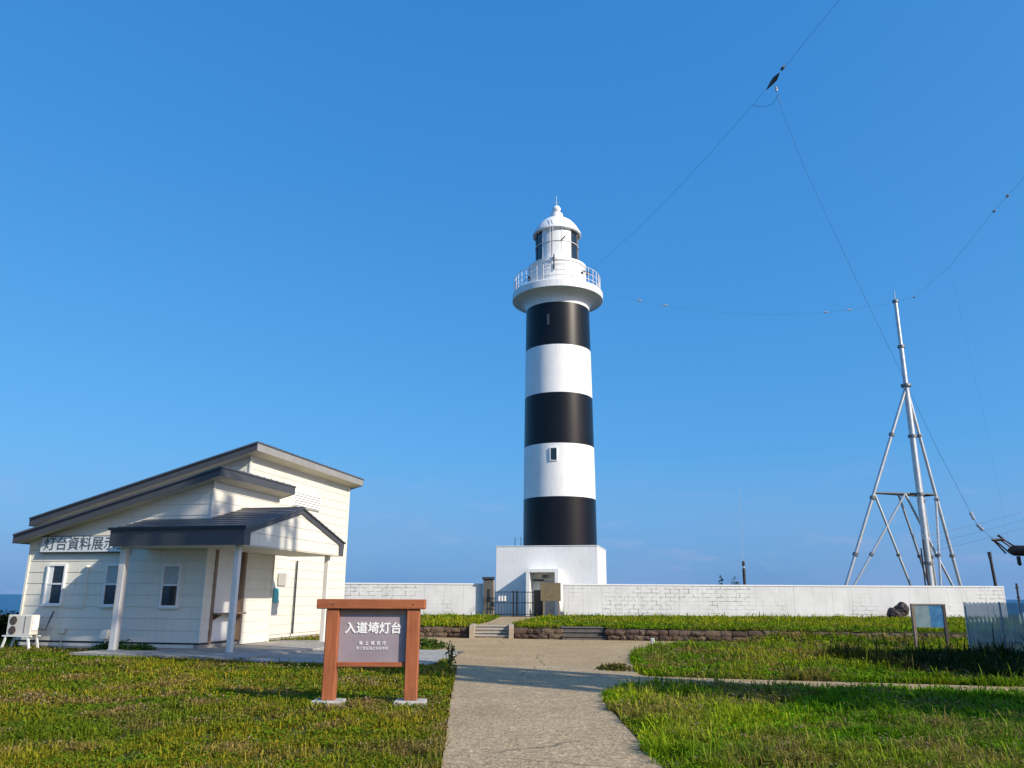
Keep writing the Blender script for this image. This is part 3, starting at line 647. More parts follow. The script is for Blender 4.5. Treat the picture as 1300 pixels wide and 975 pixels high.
# ------------------------------------------------------------------ perimeter wall and gate
WY, WT = 50.0, 2.36
def perimeter(x0, x1, label):
    W = thing('perimeter_wall', label, 'wall', ((x0), WY, TZ), 0., 'white perimeter walls'); ln = x1-x0
    MB().box(.02, .06, -.3, ln-.02, .3, WT-TZ-.03).build('core', 'white', W)
    n = round(ln/1.16); w = ln/n
    for i in range(n):
        MB().box(i*w+.004, random.uniform(-.004, .004), -.25, (i+1)*w-.004, .34, WT-TZ-.085).build('panel', 'blockwall', W)
    for i in range(0, n, 2):
        MB().box(i*w+.002, -.03, WT-TZ-.083, min(ln, (i+2)*w)-.002, .37, WT-TZ).build('coping', 'white', W, bevel=.008)
perimeter(-17.0, -1.70, 'white painted block wall running left behind the house')
perimeter(3.2, 29.9, 'long white painted block wall right of the lighthouse door')
GP = thing('gate_pillar', 'dark grey gate pillar with a slot at the wall opening', 'pillar', (-1.36, 49.9, TZ))
MB().box(-.3, -.25, -.2, .3, .25, 2.15).build('shaft', 'pillar', GP, bevel=.02)
MB().box(-.38, -.33, 2.152, .38, .33, 2.3).build('cap', 'galv_dark', GP, bevel=.02)
MB().box(-.06, -.27, .85, .1, -.245, 1.6).build('slot', 'door_dark', GP)
MB().box(.3, -.22, -.2, .38, .22, 2.1).build('edge_strip', 'conc_tan', GP)
GT = thing('iron_gate', 'low black iron railing across the lighthouse forecourt', 'railing', (-.95, 49.3, TZ))
for z in (.12, .78, 1.4): MB().box(0, -.02, z, 2.35, .02, z+.045).build('rail', 'black_iron', GT)
for i in range(14): 
    x = .03+i*.175; MB().box(x-.012, -.012, .16, x+.012, .012, 1.42).build('bar', 'black_iron', GT)
for x in (1.1, 1.32): MB().box(x-.045, -.08, -.3, x+.045, .0, 1.5).build('post', 'black_iron', GT)
MB().box(.2, .03, .9, .7, .05, 1.2).build('notice', 'letter_white', GT)
NT = thing('notice_board', 'plain brown notice board on two posts before the lighthouse door', 'notice board', (2.3, 48.9, TZ))
MB().box(-.55, -.04, .92, .65, .04, 1.97).build('board', 'board_brown', NT, bevel=.01)
for x in (-.36, .5): MB().box(x-.05, -.05, -.2, x+.05, .05, .918).build('post', 'weathered', NT)

# ------------------------------------------------------------------ stone retaining wall
def stone_mesh(seed):
    r = random.Random(seed); bm = bmesh.new(); bmesh.ops.create_cube(bm, size=1); bmesh.ops.subdivide_edges(bm, edges=bm.edges[:], cuts=1, use_grid_fill=True)
    for v in bm.verts:
        d = v.co.length; v.co *= (.56/d*.55+.45); v.co += Vector([r.uniform(-.05, .05) for _ in range(3)])
    me = bpy.data.meshes.new('stone'); bm.to_mesh(me); bm.free(); me.materials.append(M['stone'])
    me.polygons.foreach_set('use_smooth', [False]*len(me.polygons)); return me
SM = [stone_mesh(i) for i in range(6)]
def stone_wall(x0, x1, label, h=.40):
    y0 = ret_y(x0); R = thing('stone_wall', label, 'wall', (x0, y0, 0), -math.atan(.2217), 'stone retaining walls'); ln = (x1-x0)/math.cos(math.atan(.2217))
    MB().box(0, .12, -.2, ln, .5, h-.03).build('backing', 'conc_dark', R)
    rr = random.Random(int(x0*10))
    for row in range(2):
        x = -.1*row
        while x < ln-.1:
            w = rr.uniform(.2, .62); w = min(w, ln-x)
            if w > .12:
                o = link('stone', rr.choice(SM), R, (x+w/2, .12+rr.uniform(-.02, .03), .1+row*.19), (rr.choice((0, math.pi)), rr.uniform(-.06, .06), rr.uniform(-.05, .05)), (w*1.06, .3, rr.uniform(.165, .235)))
            x += w
    return R
stone_wall(-14, -1.72, 'brown stone retaining wall left of the tan steps')
stone_wall(.16, 1.98, 'short brown stone retaining wall between the two flights of steps')
stone_wall(3.72, 16.5, 'long reddish stone retaining wall right of the dark steps')
def steps(name, x0, x1, label, n, m, cheek, tread):
    T = thing(name, label, 'steps', (x0, ret_y((x0+x1)/2)-.1, 0)); w = x1-x0
    for i in range(n):
        z0, z1 = (-.1 if i == 0 else i*TZ/n+.001), (i+1)*TZ/n
        o = MB().box(.003*i, i*tread+.05, z0, w-.003*i, n*tread+.3, z1-.035).build('step', m, T)
        MB().box(.003*i, i*tread, z1-.034, w-.003*i, n*tread+.3, z1-.002*(n-1-i)).build('tread', 'conc_pale' if m == 'conc_tan' else 'conc_dark', o, bevel=.006)  # tan flight: sunlit tops put into a paler tread colour
    if cheek:
        for xa in (-.2, w): MB().prism([(xa, -.12, -.1), (xa, n*tread+.3, -.1), (xa, n*tread+.3, TZ+.06), (xa, .25, TZ+.06), (xa, -.12, TZ-.02)], (.2, 0, 0)).build('cheek_wall', 'conc_tan', T, bevel=.012)
    return T
steps('stone_steps', -1.44, -.08, 'tan concrete steps with cheek walls leading up to the gate', 4, 'conc_tan', True, .42)
steps('dark_steps', 1.99, 3.71, 'wide dark shaded steps set into the stone wall', 3, 'conc_dark', False, .4)  # shade on this flight is put into its dark colour

# ------------------------------------------------------------------ tripod radio mast behind the wall
MT = thing('radio_mast', 'tall galvanised pipe mast on splayed braced legs behind the white wall', 'mast', (29.07, 57.0, 0))
def T(x, y, z): return (x, y, z)
MB().tube([(0, 0, .3), (0, 0, 16.8)], [.24, .2], 14).build('mast_tube', 'galv', MT, True)
MB().tube([(0, 0, 16.8), (0, 0, 19.8)], .17, 14).build('mast_tube', 'galv', MT, True); MB().tube([(0, 0, 19.8), (0, 0, 23.4)], .14, 14).build('mast_tube', 'galv', MT, True)
for z, r in ((4.0, .34), (8.8, .32), (13.0, .3), (16.8, .36), (19.8, .26), (23.4, .22)): MB().lathe([(0, z-.09), (r, z-.09), (r, z+.09), (0, z+.09)], 16).build('flange', 'galv_mid', MT)
MB().tube([(0, 0, 23.4), (0, 0, 24.3)], .03, 6).build('finial', 'galv', MT)
topj = Vector((0, 0, 16.7)); legs = [Vector((-6.95, -.4, .3)), Vector((3.0, 1.2, .3)), Vector((2.0, 3.2, .3))]
ws = []
for lg in legs:
    MB().tube([topj, lg], .115, 10).build('leg', 'galv', MT, True)
    t = (16.7-8.85)/(16.7-.3); w_ = topj.lerp(lg, t); ws.append(w_)
    for q in (.22, .5, .74): 
        p = topj.lerp(lg, q); dv = (lg-topj).normalized()*.1; MB().tube([p-dv, p+dv], .19, 10).build('leg_flange', 'galv_mid', MT)
for i, j in ((0, 1), (1, 2), (2, 0)): MB().tube([ws[i], ws[j]], .075, 8).build('ring_beam', 'galv_dark', MT)
mid = ws[0].lerp(ws[1], .5); mid2 = ws[0].lerp(ws[2], .5)
for a, b in ((mid, legs[0]), (mid, legs[1]), (ws[0], Vector((-.5, .6, .3))), (mid2, legs[2]), (ws[1], Vector((.6, .2, .3)))):
    a = Vector(a); b = Vector(b); br_ = MB().tube([a, b], .085, 8).build('brace', 'galv', MT, True); p = a.lerp(b, .5); dv = (b-a).normalized()*.09; MB().tube([p-dv, p+dv], .15, 8).build('flange', 'galv_mid', br_)
MB().tube([(-.35, -.3, .3), (-.3, -.25, 5.6)], .05, 6).build('cable_conduit', 'post_dark', MT); MB().tube([(-.55, -.3, .3), (-.5, -.25, 5.0)], .05, 6).build('cable_conduit', 'post_dark', MT)

# ------------------------------------------------------------------ poles and scrub beyond the wall
P1 = thing('thin_post', 'slim dark post with a whip aerial beyond the middle of the white wall', 'post', (16.15, 57, TZ))
MB().tube([(0, 0, 0), (.03, 0, 3.15)], .1, 10).build('shaft', 'post_dark', P1, True); MB().tube([(.03, 0, 3.15), (.03, 0, 3.3)], .06, 8).build('neck', 'galv', P1); MB().tube([(.03, 0, 3.3), (.03, 0, 3.62)], .1, 8).build('head', 'post_dark', P1); MB().tube([(.03, 0, 3.6), (.1, 0, 8.6)], .012, 5).build('whip_aerial', 'galv', P1)
P2 = thing('timber_pole', 'short leaning brown pole behind the right end of the white wall', 'pole', (33.5, 57, TZ))
MB().tube([(.15, 0, 0), (-.05, 0, 3.9)], [.12, .095], 10).build('shaft', 'post_dark', P2, True); MB().tube([(-.05, 0, 3.9), (-.08, 0, 4.35)], .125, 8).build('cap', 'galv_dark', P2)
P3 = thing('fence_post', 'small dark fence post at the far right end of the white wall', 'post', (31.0, 50.5, TZ))
MB().tube([(0, 0, 0), (0, 0, 2.1)], .06, 8).build('shaft', 'post_dark', P3); 
for z in (1.2, 1.8): MB().box(-.1, -.03, z, .1, .03, z+.1).build('clamp', 'galv_dark', P3)

def leaf_cloud(n, rx, ry, rz, c0, c1, size, seed):
    """n small bent leaves spread through an uneven dome"""
    r = np.random.default_rng(seed); p = r.normal(size=(n, 3)); p /= np.linalg.norm(p, axis=1)[:, None]; rad = r.random(n)**.45
    lump = .75+.5*fbm(p[:, 0]*2.2+seed, p[:, 1]*2.2+p[:, 2]*1.7)
    p *= (rad*lump)[:, None]; p[:, 2] = np.abs(p[:, 2]); p *= np.array([rx, ry, rz])
    d = r.normal(size=(n, 3)); d /= np.linalg.norm(d, axis=1)[:, None]; e = np.cross(d, r.normal(size=(n, 3))); e /= np.linalg.norm(e, axis=1)[:, None]
    s = size*(.6+.8*r.random(n))[:, None]
    v = np.stack([p-d*s, p+e*s*.4, p+d*s, p-e*s*.4], 1).reshape(-1, 3)
    t = r.random(n)[:, None]*.6+.4*r.random(n)[:, None]; c = np.array(c0)*(1-t)+np.array(c1)*t
    return v, np.repeat(c, 4, 0)
def quads(name, v, c, m, parent=None, n=4):
    me = bpy.data.meshes.new(name); nv = len(v); nf = nv//n
    me.vertices.add(nv); me.vertices.foreach_set('co', np.asarray(v, np.float32).ravel()); me.loops.add(nv); me.loops.foreach_set('vertex_index', np.arange(nv, dtype=np.int32))
    me.polygons.add(nf); me.polygons.foreach_set('loop_start', np.arange(0, nv, n, dtype=np.int32)); me.update(calc_edges=True)
    a = me.color_attributes.new('Col', 'FLOAT_COLOR', 'POINT'); a.data.foreach_set('color', np.concatenate([np.clip(c, 0, 1), np.ones((nv, 1))], 1).astype(np.float32).ravel())
    me.materials.append(M[m]); return link(name, me, parent)
def shrub(label, loc, n, r, cols, size, seed):
    t = thing('shrub', label, 'shrub', loc, 0., 'shrubs and weed clumps'); v, c = leaf_cloud(n, *r, *cols, size, seed); quads('foliage', v, c, 'leaf', t)
    st = MB(); rr = random.Random(seed)
    for i in range(6): st.tube([(rr.uniform(-.1, .1)*r[0], rr.uniform(-.1, .1)*r[1], -.1), (rr.uniform(-.6, .6)*r[0], rr.uniform(-.6, .6)*r[1], r[2]*.75)], [.025, .008], 5)
    st.build('stems', 'bark', t); return t
shrub('low shrub left of the house corner, leaves darkened for the house shade', (-18.6, 30.2, 0), 5200, (1.55, 1.0, 1.05), ((.010, .014, .005), (.028, .04, .012)), .06, 3)  # leaf colours near black, holding the shade of the house
shrub('tiny shrub tips showing over the middle of the white wall', (14.25, 52.5, TZ), 900, (.45, .4, 2.35), ((.01, .02, .012), (.03, .045, .02)), .09, 5)
shrub('spiky scrub tip over the white wall left of the whip aerial post', (13.35, 52.3, TZ), 500, (.22, .3, 2.5), ((.01, .02, .012), (.03, .045, .02)), .09, 8)
shrub('small green weed clump at the foot of the canopy post', tuple(HO+HA*-2.15+HB*-.75), 1100, (.75, .45, .32), ((.02, .06, .01), (.06, .14, .025)), .05, 11)
shrub('small weed clump between canopy post and house wall', tuple(HO+HA*-1.2+HB*-.9+Vector((0, 0, .05))), 500, (.5, .25, .22), ((.02, .06, .01), (.06, .14, .025)), .045, 12)
shrub('yellow green weed at the corner of the paved walk and path', (-1.42, 20.0, 0), 170, (.14, .14, .62), ((.10, .15, .02), (.22, .24, .05)), .04, 13)
shrub('grass tuft on the plaza edge behind the sign', (-2.9, 26.6, 0), 1500, (.95, .4, .33), ((.03, .07, .01), (.08, .13, .025)), .055, 14)
shrub('flat yellowish weed tuft in the plaza paving', (2.35, 19.2, .0), 500, (.42, .5, .16), ((.07, .08, .015), (.13, .12, .03)), .045, 15)

def rock(label, loc, blobs, seed):
    bm = bmesh.new(); rr = random.Random(seed)
    for (x, y, z, s) in blobs:
        q = bmesh.ops.create_icosphere(bm, subdivisions=3, radius=s, matrix=Matrix.Translation((x, y, z)))
        for v in q['verts']:
            d = v.co-Vector((x, y, z)); v.co = Vector((x, y, z))+d*(.45+1.0*float(fbm(np.array(v.co.x*3.5+seed), np.array(v.co.z*3.5+v.co.y*2.7))))
    me = bpy.data.meshes.new('rock'); bm.to_mesh(me); bm.free(); me.materials.append(M['rock']); o = link('boulder', me, None, loc); return tag(o, label, 'rock')
rock('dark purplish boulder lying in the grass against the white wall', (22.9, 49.1, TZ), [(-.1, 0, .28, .5), (.3, .05, .62, .34), (.12, -.1, .4, .4), (-.4, -.05, .15, .3)], 2)

# ------------------------------------------------------------------ right side: information board, stake, plastic fence
IB = thing('information_board', 'faded blue information board on two weathered posts in the right lawn', 'sign', (13.18, 27.2, 0))
MB().box(.03, -.03, .70, .97, .0, 1.40).build('panel', 'info', IB)
MB().box(-.06, -.05, 1.402, 1.06, .05, 1.44).build('top_rail', 'weathered', IB)
for x in (-.02, 1.0): MB().box(x-.05, -.045, -.15, x+.05, .055, 1.401).build('post', 'weathered' if x < .5 else 'post_dark', IB, bevel=.006)
SK = MB().box(-.055, -.05, -.1, .055, .05, .3); SK = SK.build('marker_stake', 'white', None, bevel=.012, loc=(4.67, 27.6, 0)); tag(SK, 'short white marker stake at the edge of the right lawn', 'stake')
FN = thing('plastic_fence', 'grey blue translucent corrugated fence at the right edge', 'fence', (13.0, 23.75, 0), math.radians(-3))
for j in range(5):
    vs = []; fs = []; nu = 41
    for i in range(nu):
        x = j*.78+i*.8/(nu-1); y = .018*math.sin(x*2*math.pi/.115)+.006*(j % 2)
        vs += [(x, y, -.05), (x, y, 1.5+.02*math.sin(x*2*math.pi/.115))]
    for i in range(nu-1): fs.append((2*i, 2*i+2, 2*i+3, 2*i+1))
    mb = MB(); mb.add(vs, fs); o = mb.build('sheet', 'net', FN, True)
for x in (.02, 1.0, 2.4): MB().box(x-.02, .03, -.1, x+.02, .07, 1.52).build('post', 'galv', FN)
MB().box(0, .035, .4, 3.9, .06, .44).build('rail', 'galv', FN)
# low shed beyond the right edge of the view; its shadow darkens the lawn
SD = thing('low_shed', 'low timber shed beyond the right edge casting the dark lawn shadow', 'shed', (14.4, 13.4, 0))
MB().box(0, 0, -.1, 4.5, 7.4, 3.8).build('wall', 'shed_wall', SD)
MB().prism([(-.2, -.2, 3.86), (4.75, -.2, 3.5), (4.75, -.2, 3.64), (-.2, -.2, 4.06)], (0, 7.8, 0)).build('roof', 'roof', SD)
MB().box(-.05, 2.6, 0, -.003, 3.5, 2.0).build('door', 'door_dark', SD)
# anchor beam for the guy wire
AB = thing('anchor_beam', 'rusty brown beam end with steel strap holding the guy wire', 'anchor beam', (13.45, 22.0, 2.86))
MB().tube([(0, 0, 0), (.12, 0, .01), (3.2, .3, .0)], [.07, .14, .16], 12).build('beam', 'rust', AB, True)
MB().box(2.6, .1, -2.95, 2.85, .35, .2).build('post', 'shed_wall', AB)
for y in (-.09, .09): MB().tube([(.12, y, .1), (-.16, y*.8, .3), (-.38, y*.3, .3), (-.05, y, -.06)], .022, 8).build('strap', 'rust', AB, True)
MB().tube([(-.42, 0, .29), (-.1, 0, .3), (-.22, .05, .42)], .04, 8).build('shackle', 'galv_dark', AB, True)
MB().tube([(.22, 0, -.14), (.22, 0, -.34), (.25, 0, -.36)], .05, 8).build('hanger', 'galv_dark', AB, True)

# ------------------------------------------------------------------ overhead wires
def catenary(a, b, sag, n=24):
    a = Vector(a); b = Vector(b); return [a.lerp(b, i/n)-Vector((0, 0, sag*4*(i/n)*(1-i/n))) for i in range(n+1)]
def wire(label, pts, r, name='antenna_wire', m='wire'):
    t = thing(name, label, 'wire', pts[0], 0., {'antenna_wire': 'antenna wires', 'drop_wire': 'hanging drop wires', 'power_line': 'power lines by the radio mast'}[name]); o = Vector(pts[0]); MB().tube([Vector(p)-o for p in pts], r, 6).build('cable', m, t, True); return t, o
def insul(t, o, p, d, s=1.):
    p = Vector(p)-o; d = Vector(d).normalized(); MB().tube([p-d*.16*s, p-d*.08*s, p, p+d*.08*s, p+d*.16*s], [.02*s, .06*s, .04*s, .06*s, .02*s], 8).build('insulator', 'insul', t, True)
J = Vector((11.15, 30.0, 23.1)); G1 = Vector((5.35, 52.4, 23.75)); TOPM = Vector((12.6, 18.4, 24.2))
LM = Vector((15.5, 6.5, 23.0))
w1 = catenary(G1, J, .5, 20)+catenary(J, Vector((11.58, 24.0, 22.2)), .0, 6)[1:]+[Vector((12.4, 17.5, 22.0)), Vector((14.2, 10.5, 22.3)), LM]
t, o = wire('antenna wire from the lighthouse gallery climbing to the top edge of the sky', w1, .0055)
MB().tube([J-o+Vector((-.05, .55, .05)), J-o, J-o+Vector((.03, -.35, -.05)), J-o+Vector((.06, -.8, -.1))], [.02, .09, .11, .02], 8).build('fitting', 'galv_dark', t, True)
MB().tube([J-o+Vector((.05, -1.1, -.15)), J-o+Vector((.07, -1.35, -.19))], .06, 8).build('fitting', 'galv_dark', t, True)
dw = [J+Vector((.08, -.05, -.1)), Vector((11.2, 29.6, 21.9)), Vector((11.55, 28.5, 18.25)), Vector((12.3, 27, 13.2)), Vector((12.82, 25.5, 9.06)), Vector((12.95, 24, 6.0)), Vector((12.96, 22.5, 3.62)), Vector((13.06, 22.0, 3.16))]
t2, o2 = wire('long drop wire hanging from the antenna fitting down to the anchor beam', dw, .0045, 'drop_wire')
insul(t2, o2, dw[0]+Vector((.01, -.15, -.35)), (0, -.2, -1), .9); insul(t2, o2, (12.955, 22.65, 3.86), dw[-2]-dw[-3], .9); insul(t2, o2, (12.98, 22.4, 3.52), dw[-1]-dw[-2], .9)
lp = [Vector((10.75, 31.6, 23.05)), Vector((10.95, 30.6, 22.3)), Vector((11.1, 30.0, 22.05)), Vector((11.25, 29.6, 22.25)), Vector((11.25, 29.5, 21.7))]
MB().tube([p-o2 for p in lp], .008, 6).build('jumper_loop', 'wire', t2, True)
w3 = catenary((6.2, 53.0, 22.5), (29.0, 57, 23.35), 1.35, 24)
t3, o3 = wire('nearly level antenna wire between lighthouse gallery and radio mast', w3, .0036)
for i in (3, 5, 18, 20): insul(t3, o3, w3[i], (1, 0, 0), 1.1)
w4 = [Vector((29.0, 57, 23.4)), Vector((28.4, 53, 22.2)), Vector((26.5, 45, 21.1)), Vector((23.15, 35, 19.64)), Vector((21.3, 30, 18.6)), Vector((18.5, 21, 20.0)), LM-Vector((0, 0, 2))]
t4, o4 = wire('curving antenna wire rising right from the radio mast top', w4, .0045)
for p, q in ((w4[1], w4[0]-w4[1]), (w4[3], w4[3]-w4[4]), ((22.2, 32.5, 19.1), w4[3]-w4[4])): insul(t4, o4, p, q, 1.1)
wire('faint thin wire dropping straight down right of the radio mast', [Vector((26.5, 45, 21.1)), Vector((27.2, 45, 12)), Vector((27.6, 45, 3.4))], .002, 'drop_wire')
for i, nm in enumerate(('topmost', 'middle', 'lowest')):
    z = -1.1*i; wire(nm+' of three thin power lines at the right edge', catenary((29.25, 56.8, 5.9+z*.5), (48, 58.5, 11.6+z*.5), .5, 16), .007, 'power_line')

# ------------------------------------------------------------------ lattice mast outside the view: its shadow crosses path and porch
LT = thing('lattice_mast', 'tall steel lattice mast beyond the right edge throwing striped shadow on the path', 'mast', (15.5, 6.5, 0), .5)
hwid = lambda z: 1.25-.022*z
for sx, sy in ((-1, -1), (1, -1), (1, 1), (-1, 1)): MB().tube([(sx*hwid(0), sy*hwid(0), -.1), (sx*hwid(23), sy*hwid(23), 23)], .19, 8).build('leg', 'galv', LT)
nb = 12
for f in range(4):
    c4 = [(-1, -1), (1, -1), (1, 1), (-1, 1)]; p, q = c4[f], c4[(f+1) % 4]; lat = MB()
    for i in range(nb):
        z0, z1 = 23*i/nb, 23*(i+1)/nb; h0, h1 = hwid(z0), hwid(z1)
        lat.tube([(p[0]*h0, p[1]*h0, z0), (q[0]*h1, q[1]*h1, z1)], .14, 6); lat.tube([(q[0]*h0, q[1]*h0, z0), (p[0]*h1, p[1]*h1, z1)], .14, 6); lat.tube([(p[0]*h1, p[1]*h1, z1), (q[0]*h1, q[1]*h1, z1)], .06, 6)
    lat.build('lattice_face', 'galv', LT)
for z in (15.4, 17.4, 19.4, 21.4): MB().box(-2.4, -.09, z, 2.4, .09, z+.18).build('shadow_arm', 'galv', LT)  # arms here and tubes below are added to streak the house with shadow
for i, x in enumerate((-2.35, -1.9, -1.5, 1.3, 1.75, 2.3)): MB().tube([(x, .15, 15.0+.3*(i % 3)), (x, .15, 22.4-.4*(i % 2))], .12+.04*(i % 2), 8).build('shadow_tube', 'galv', LT)
MB().box(-.28, -.1, 0, .28, .1, 22.5).build('cable_tray', 'galv_dark', LT)

# ------------------------------------------------------------------ lawns: real blades, clover leaves and seed heads
def visible(x, y, m=1.2):
    return np.abs(x) < .655*(y*.966+.6)+m
def lawn(name, label, poly_ok, bbox, dens, hgt, pal, seed, zfn, flower=.02, flcol=((.26, .15, .11), (.42, .30, .24)), ref=8., straw=.8):
    r = np.random.default_rng(seed); x0, y0, x1, y1 = bbox; P = []
    edges = np.geomspace(max(y0, 5.5), y1, 15)
    for ya, yb in zip(edges[:-1], edges[1:]):
        ym = (ya+yb)/2; d = dens*min(1, (ref/ym))**1.75; n = int(d*(x1-x0)*(yb-ya)); P.append(np.stack([r.uniform(x0, x1, n), r.uniform(ya, yb, n)], 1))
    P = np.concatenate(P); x, y = P[:, 0], P[:, 1]; k = visible(x, y) & poly_ok(x, y)
    # clumping: drop blades in thin spots
    cl = fbm(x*3.1+seed, y*3.1); k &= r.random(len(x)) < np.clip(2.6*(cl-.28), .10, 1); x, y = x[k], y[k]; n = len(x)
    z = zfn(x, y); sc = np.maximum(1, y/ref)**.85; cl = fbm(x*1.3+seed, y*1.3+5); cl2 = fbm(x*4+seed*2, y*4)
    big = fbm(x*.38+seed, y*.38+1)
    h = hgt*(.45+.75*r.random(n))*(.30+1.45*cl2)*(1+.12*(sc-1)); h = h*(.55+.95*np.clip(fbm(x*.8+40, y*.8+seed)*1.1, 0, 1))*np.where(r.random(n) < .035, 1.9, 1.); w = .0042*sc*(.7+.6*r.random(n))*1.35
    ang = r.uniform(0, 2*np.pi, n); lean = r.uniform(.15, 1.25, n)*h; la = ang+r.uniform(-.7, .7, n)+np.pi/2
    ca, sa = np.cos(ang)*w, np.sin(ang)*w; b = np.stack([x, y, z-.01], 1)
    off = np.stack([ca, sa, np.zeros(n)], 1); ld = np.stack([np.cos(la)*lean, np.sin(la)*lean, np.zeros(n)], 1)
    upv = np.zeros((n, 3)); upv[:, 2] = h
    v0, v1 = b-off, b+off; m_ = b+upv*.6+ld*.35; v2, v3 = m_+off*.75, m_-off*.75; tip = b+upv*(.98-.42*(lean/h)[:, None])+ld
    # palette by patch: green / yellow green / straw
    g, yg, stw = [np.array(c) for c in pal]
    t1 = np.clip((big-.36)*3.8, 0, 1)[:, None]; t2 = straw*np.clip((cl-.45)*4.0, 0, 1)[:, None]*np.clip(.25+r.random(n), 0, 1)[:, None]
    c = (g*(1-t1)+yg*t1); c = c*(1-t2)+stw*t2; c = c*(.5+1.0*r.random(n))[:, None]
    quadv = np.stack([v0, v1, v2, v3], 1).reshape(-1, 3); triv = np.stack([v3, v2, tip, tip], 1)
    allv = [quadv]; allc = [np.repeat(c*.85, 4, 0)]
    q2 = np.stack([v3, v2, (v2*.02+tip*.98), (v3*.02+tip*.98)], 1).reshape(-1, 3); allv.append(q2); allc.append(np.repeat(c*1.1, 4, 0))
    # clover leaves lying low between the blades
    nc = int(n*.75); i = r.choice(n, nc, False); cx = x[i]+r.normal(0, .03, nc); cy = y[i]+r.normal(0, .03, nc); ok = poly_ok(cx, cy); cx, cy = cx[ok], cy[ok]; nc = len(cx)
    cz = zfn(cx, cy)+hgt*r.uniform(.15, .7, nc); s = .009*np.maximum(1, cy/ref)**.85*(.7+.7*r.random(nc))*1.25; a = r.uniform(0, 6.28, nc); tl = r.normal(0, .45, (nc, 2))
    e1 = np.stack([np.cos(a), np.sin(a), tl[:, 0]], 1)*s[:, None]; e2 = np.stack([-np.sin(a), np.cos(a), tl[:, 1]], 1)*s[:, None]; cp = np.stack([cx, cy, cz], 1)
    allv.append(np.stack([cp-e1, cp-e2, cp+e1, cp+e2], 1).reshape(-1, 3)); cc_ = np.array(g)*np.array([.8, 1.0, .9])*(.6+.8*r.random(nc))[:, None]
    mixb = straw*np.clip((fbm(cx*1.3+seed, cy*1.3+5)-.5)*4, 0, 1)[:, None]; cc_ = cc_*(1-mixb)+stw*.8*mixb*(.6+.8*r.random(nc))[:, None]; allc.append(np.repeat(cc_, 4, 0))
    o = quads(name, np.concatenate(allv), np.concatenate(allc), 'grass'); tag(o, label, 'grass', kind='stuff')
    # spent flower heads
    pf_ = np.clip((cl-.42)*4, .03, 1)*flower; i = np.nonzero(r.random(n) < pf_)[0]; nf = len(i)
    if nf:
        s = .0085*np.maximum(1, y[i]/ref)**.85*(.7+.6*r.random(nf)); c3 = np.stack([x[i], y[i], z[i]+hgt*r.uniform(.6, 1.25, nf)], 1); S3 = s[:, None]
        ex, ey, ez = np.array([1, 0, 0])*S3, np.array([0, 1, 0])*S3, np.array([0, 0, 1.1])*S3
        qs = []
        for u_, v_ in ((ex, ey), (ey, -ex), (-ex, -ey), (-ey, ex)): qs += [c3+u_, c3+v_, c3+ez, c3+u_, c3-ez, c3+v_]
        fv = np.stack(qs, 1).reshape(-1, 3); t = r.random(nf)[:, None]; fc = np.array(flcol[0])*(1-t)+np.array(flcol[1])*t
        fo = quads('clover_heads', fv, np.repeat(fc, 24, 0), 'leaf', o, 3); fo['kind'] = 'stuff'
    return o
exc = lambda x, y: inpoly(x, y, PATH) | inpoly(x, y, PLAZA) | inpoly(x, y, SIDE) | inpoly(x, y, SLAB) | inpoly(x, y, WALK) | inpoly(x, y, HOUSE)
foot = lambda x, y: ((np.abs(x+2.775) < .25) | (np.abs(x+1.525) < .25)) & (np.abs(y-13.05) < .2)
PL = ((.130, .180, .010), (.285, .250, .018), (.300, .190, .075))
PRF = ((.110, .230, .005), (.265, .335, .011), (.270, .165, .065))
PRB = ((.130, .225, .006), (.300, .315, .011), (.285, .165, .065))
wob = lambda x, y: x+.1*(fbm(x*2+1, y*2)-.5)*2
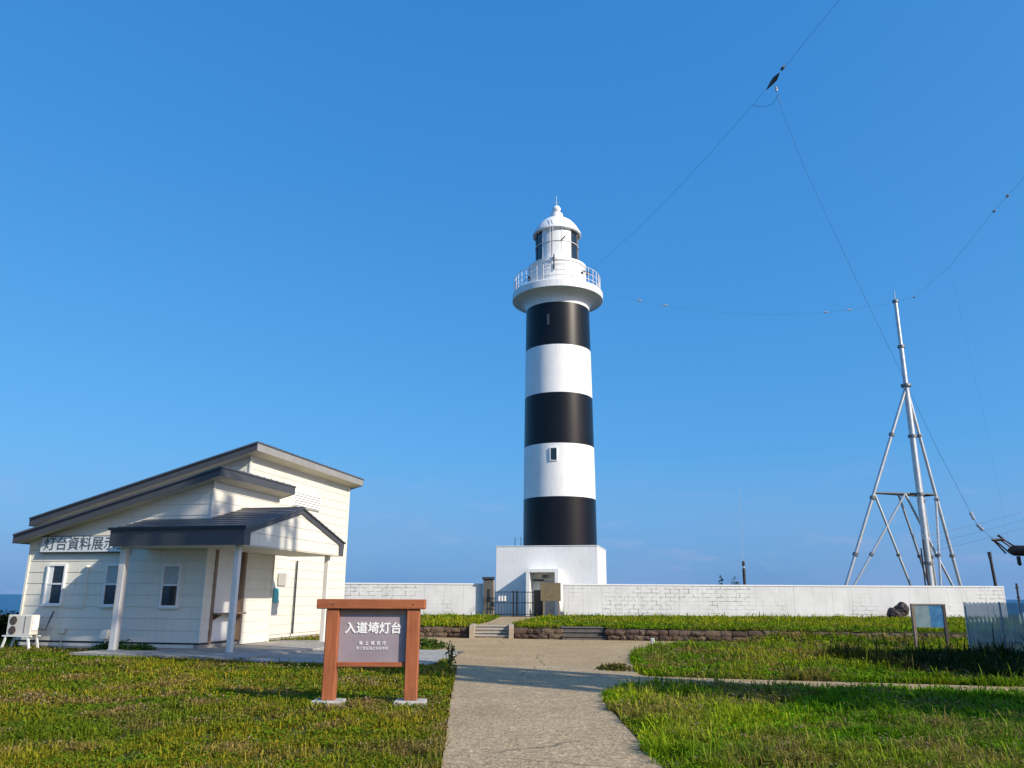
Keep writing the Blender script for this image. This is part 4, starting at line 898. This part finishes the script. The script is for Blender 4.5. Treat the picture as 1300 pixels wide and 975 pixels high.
edge_w = lambda x, y: (.34*(fbm(x*2.9+1, y*2.9)-.52), .34*(fbm(x*2.9+31, y*2.9+9)-.52))
def ok_left(x, y): ex, ey = edge_w(x, y); return (x < -.3) & ~exc(x+ex, y+ey) & ~exc(x+ex*.2, y+ey*.2) & ~foot(x, y) & (y < ret_y(x)-.1)
def ok_rf(x, y): ex, ey = edge_w(x, y); return (x > 1.3) & (y < 16.6) & (y < 17.0-.12*x) & ~exc(x+ex, y+ey)
def ok_rb(x, y): ex, ey = edge_w(x, y); return (x > 2.5) & (y > 17.2-.15*x) & (y > 15.4) & ~exc(x+ex, y+ey) & (y < ret_y(x)-.05)
def ok_t(x, y): return (y > ret_y(x)+.1) & (y < WY-.02) & ~inpoly(x, y, ENTRY) & ~((x > -1.75) & (x < .2) & (y < 35)) & ~((x > 1.9) & (x < 3.8) & (y < 34)) & (x > -12)
lawn('lawn_grass', 'mottled olive and brownish grass around the wooden sign and house', ok_left, (-22, 6, -.3, 33), 3300, .08, PL, 21, gz, .022)
lawn('lawn_grass', 'brighter taller green grass in the right foreground beside the path', ok_rf, (1.2, 6, 11.5, 16.5), 3300, .14, PRF, 22, gz, .025, straw=.8)
lawn('lawn_grass', 'green and rusty grass between the side path and the stone wall', ok_rb, (2.4, 15.4, 23, 31.5), 2600, .15, PRB, 23, gz, .02, straw=.85)
lawn('terrace_grass', 'strip of green grass along the foot of the white wall', ok_t, (-12, 30, 34, 50), 2300, .13, PRB, 24, lambda x, y: np.full(x.shape, TZ), .006, straw=.35)
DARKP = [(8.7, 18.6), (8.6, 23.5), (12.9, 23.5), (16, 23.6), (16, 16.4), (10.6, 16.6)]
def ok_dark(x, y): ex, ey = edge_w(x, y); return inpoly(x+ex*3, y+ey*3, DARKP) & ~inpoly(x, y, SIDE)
lawn('tall_weeds', 'dark tall weeds in the shade before the plastic fence', ok_dark, (8, 15.6, 16, 24), 3000, .30, ((.022, .040, .006), (.035, .050, .007), (.040, .036, .014)), 25, gz, .001)  # palette darkened so the blades themselves carry the shade
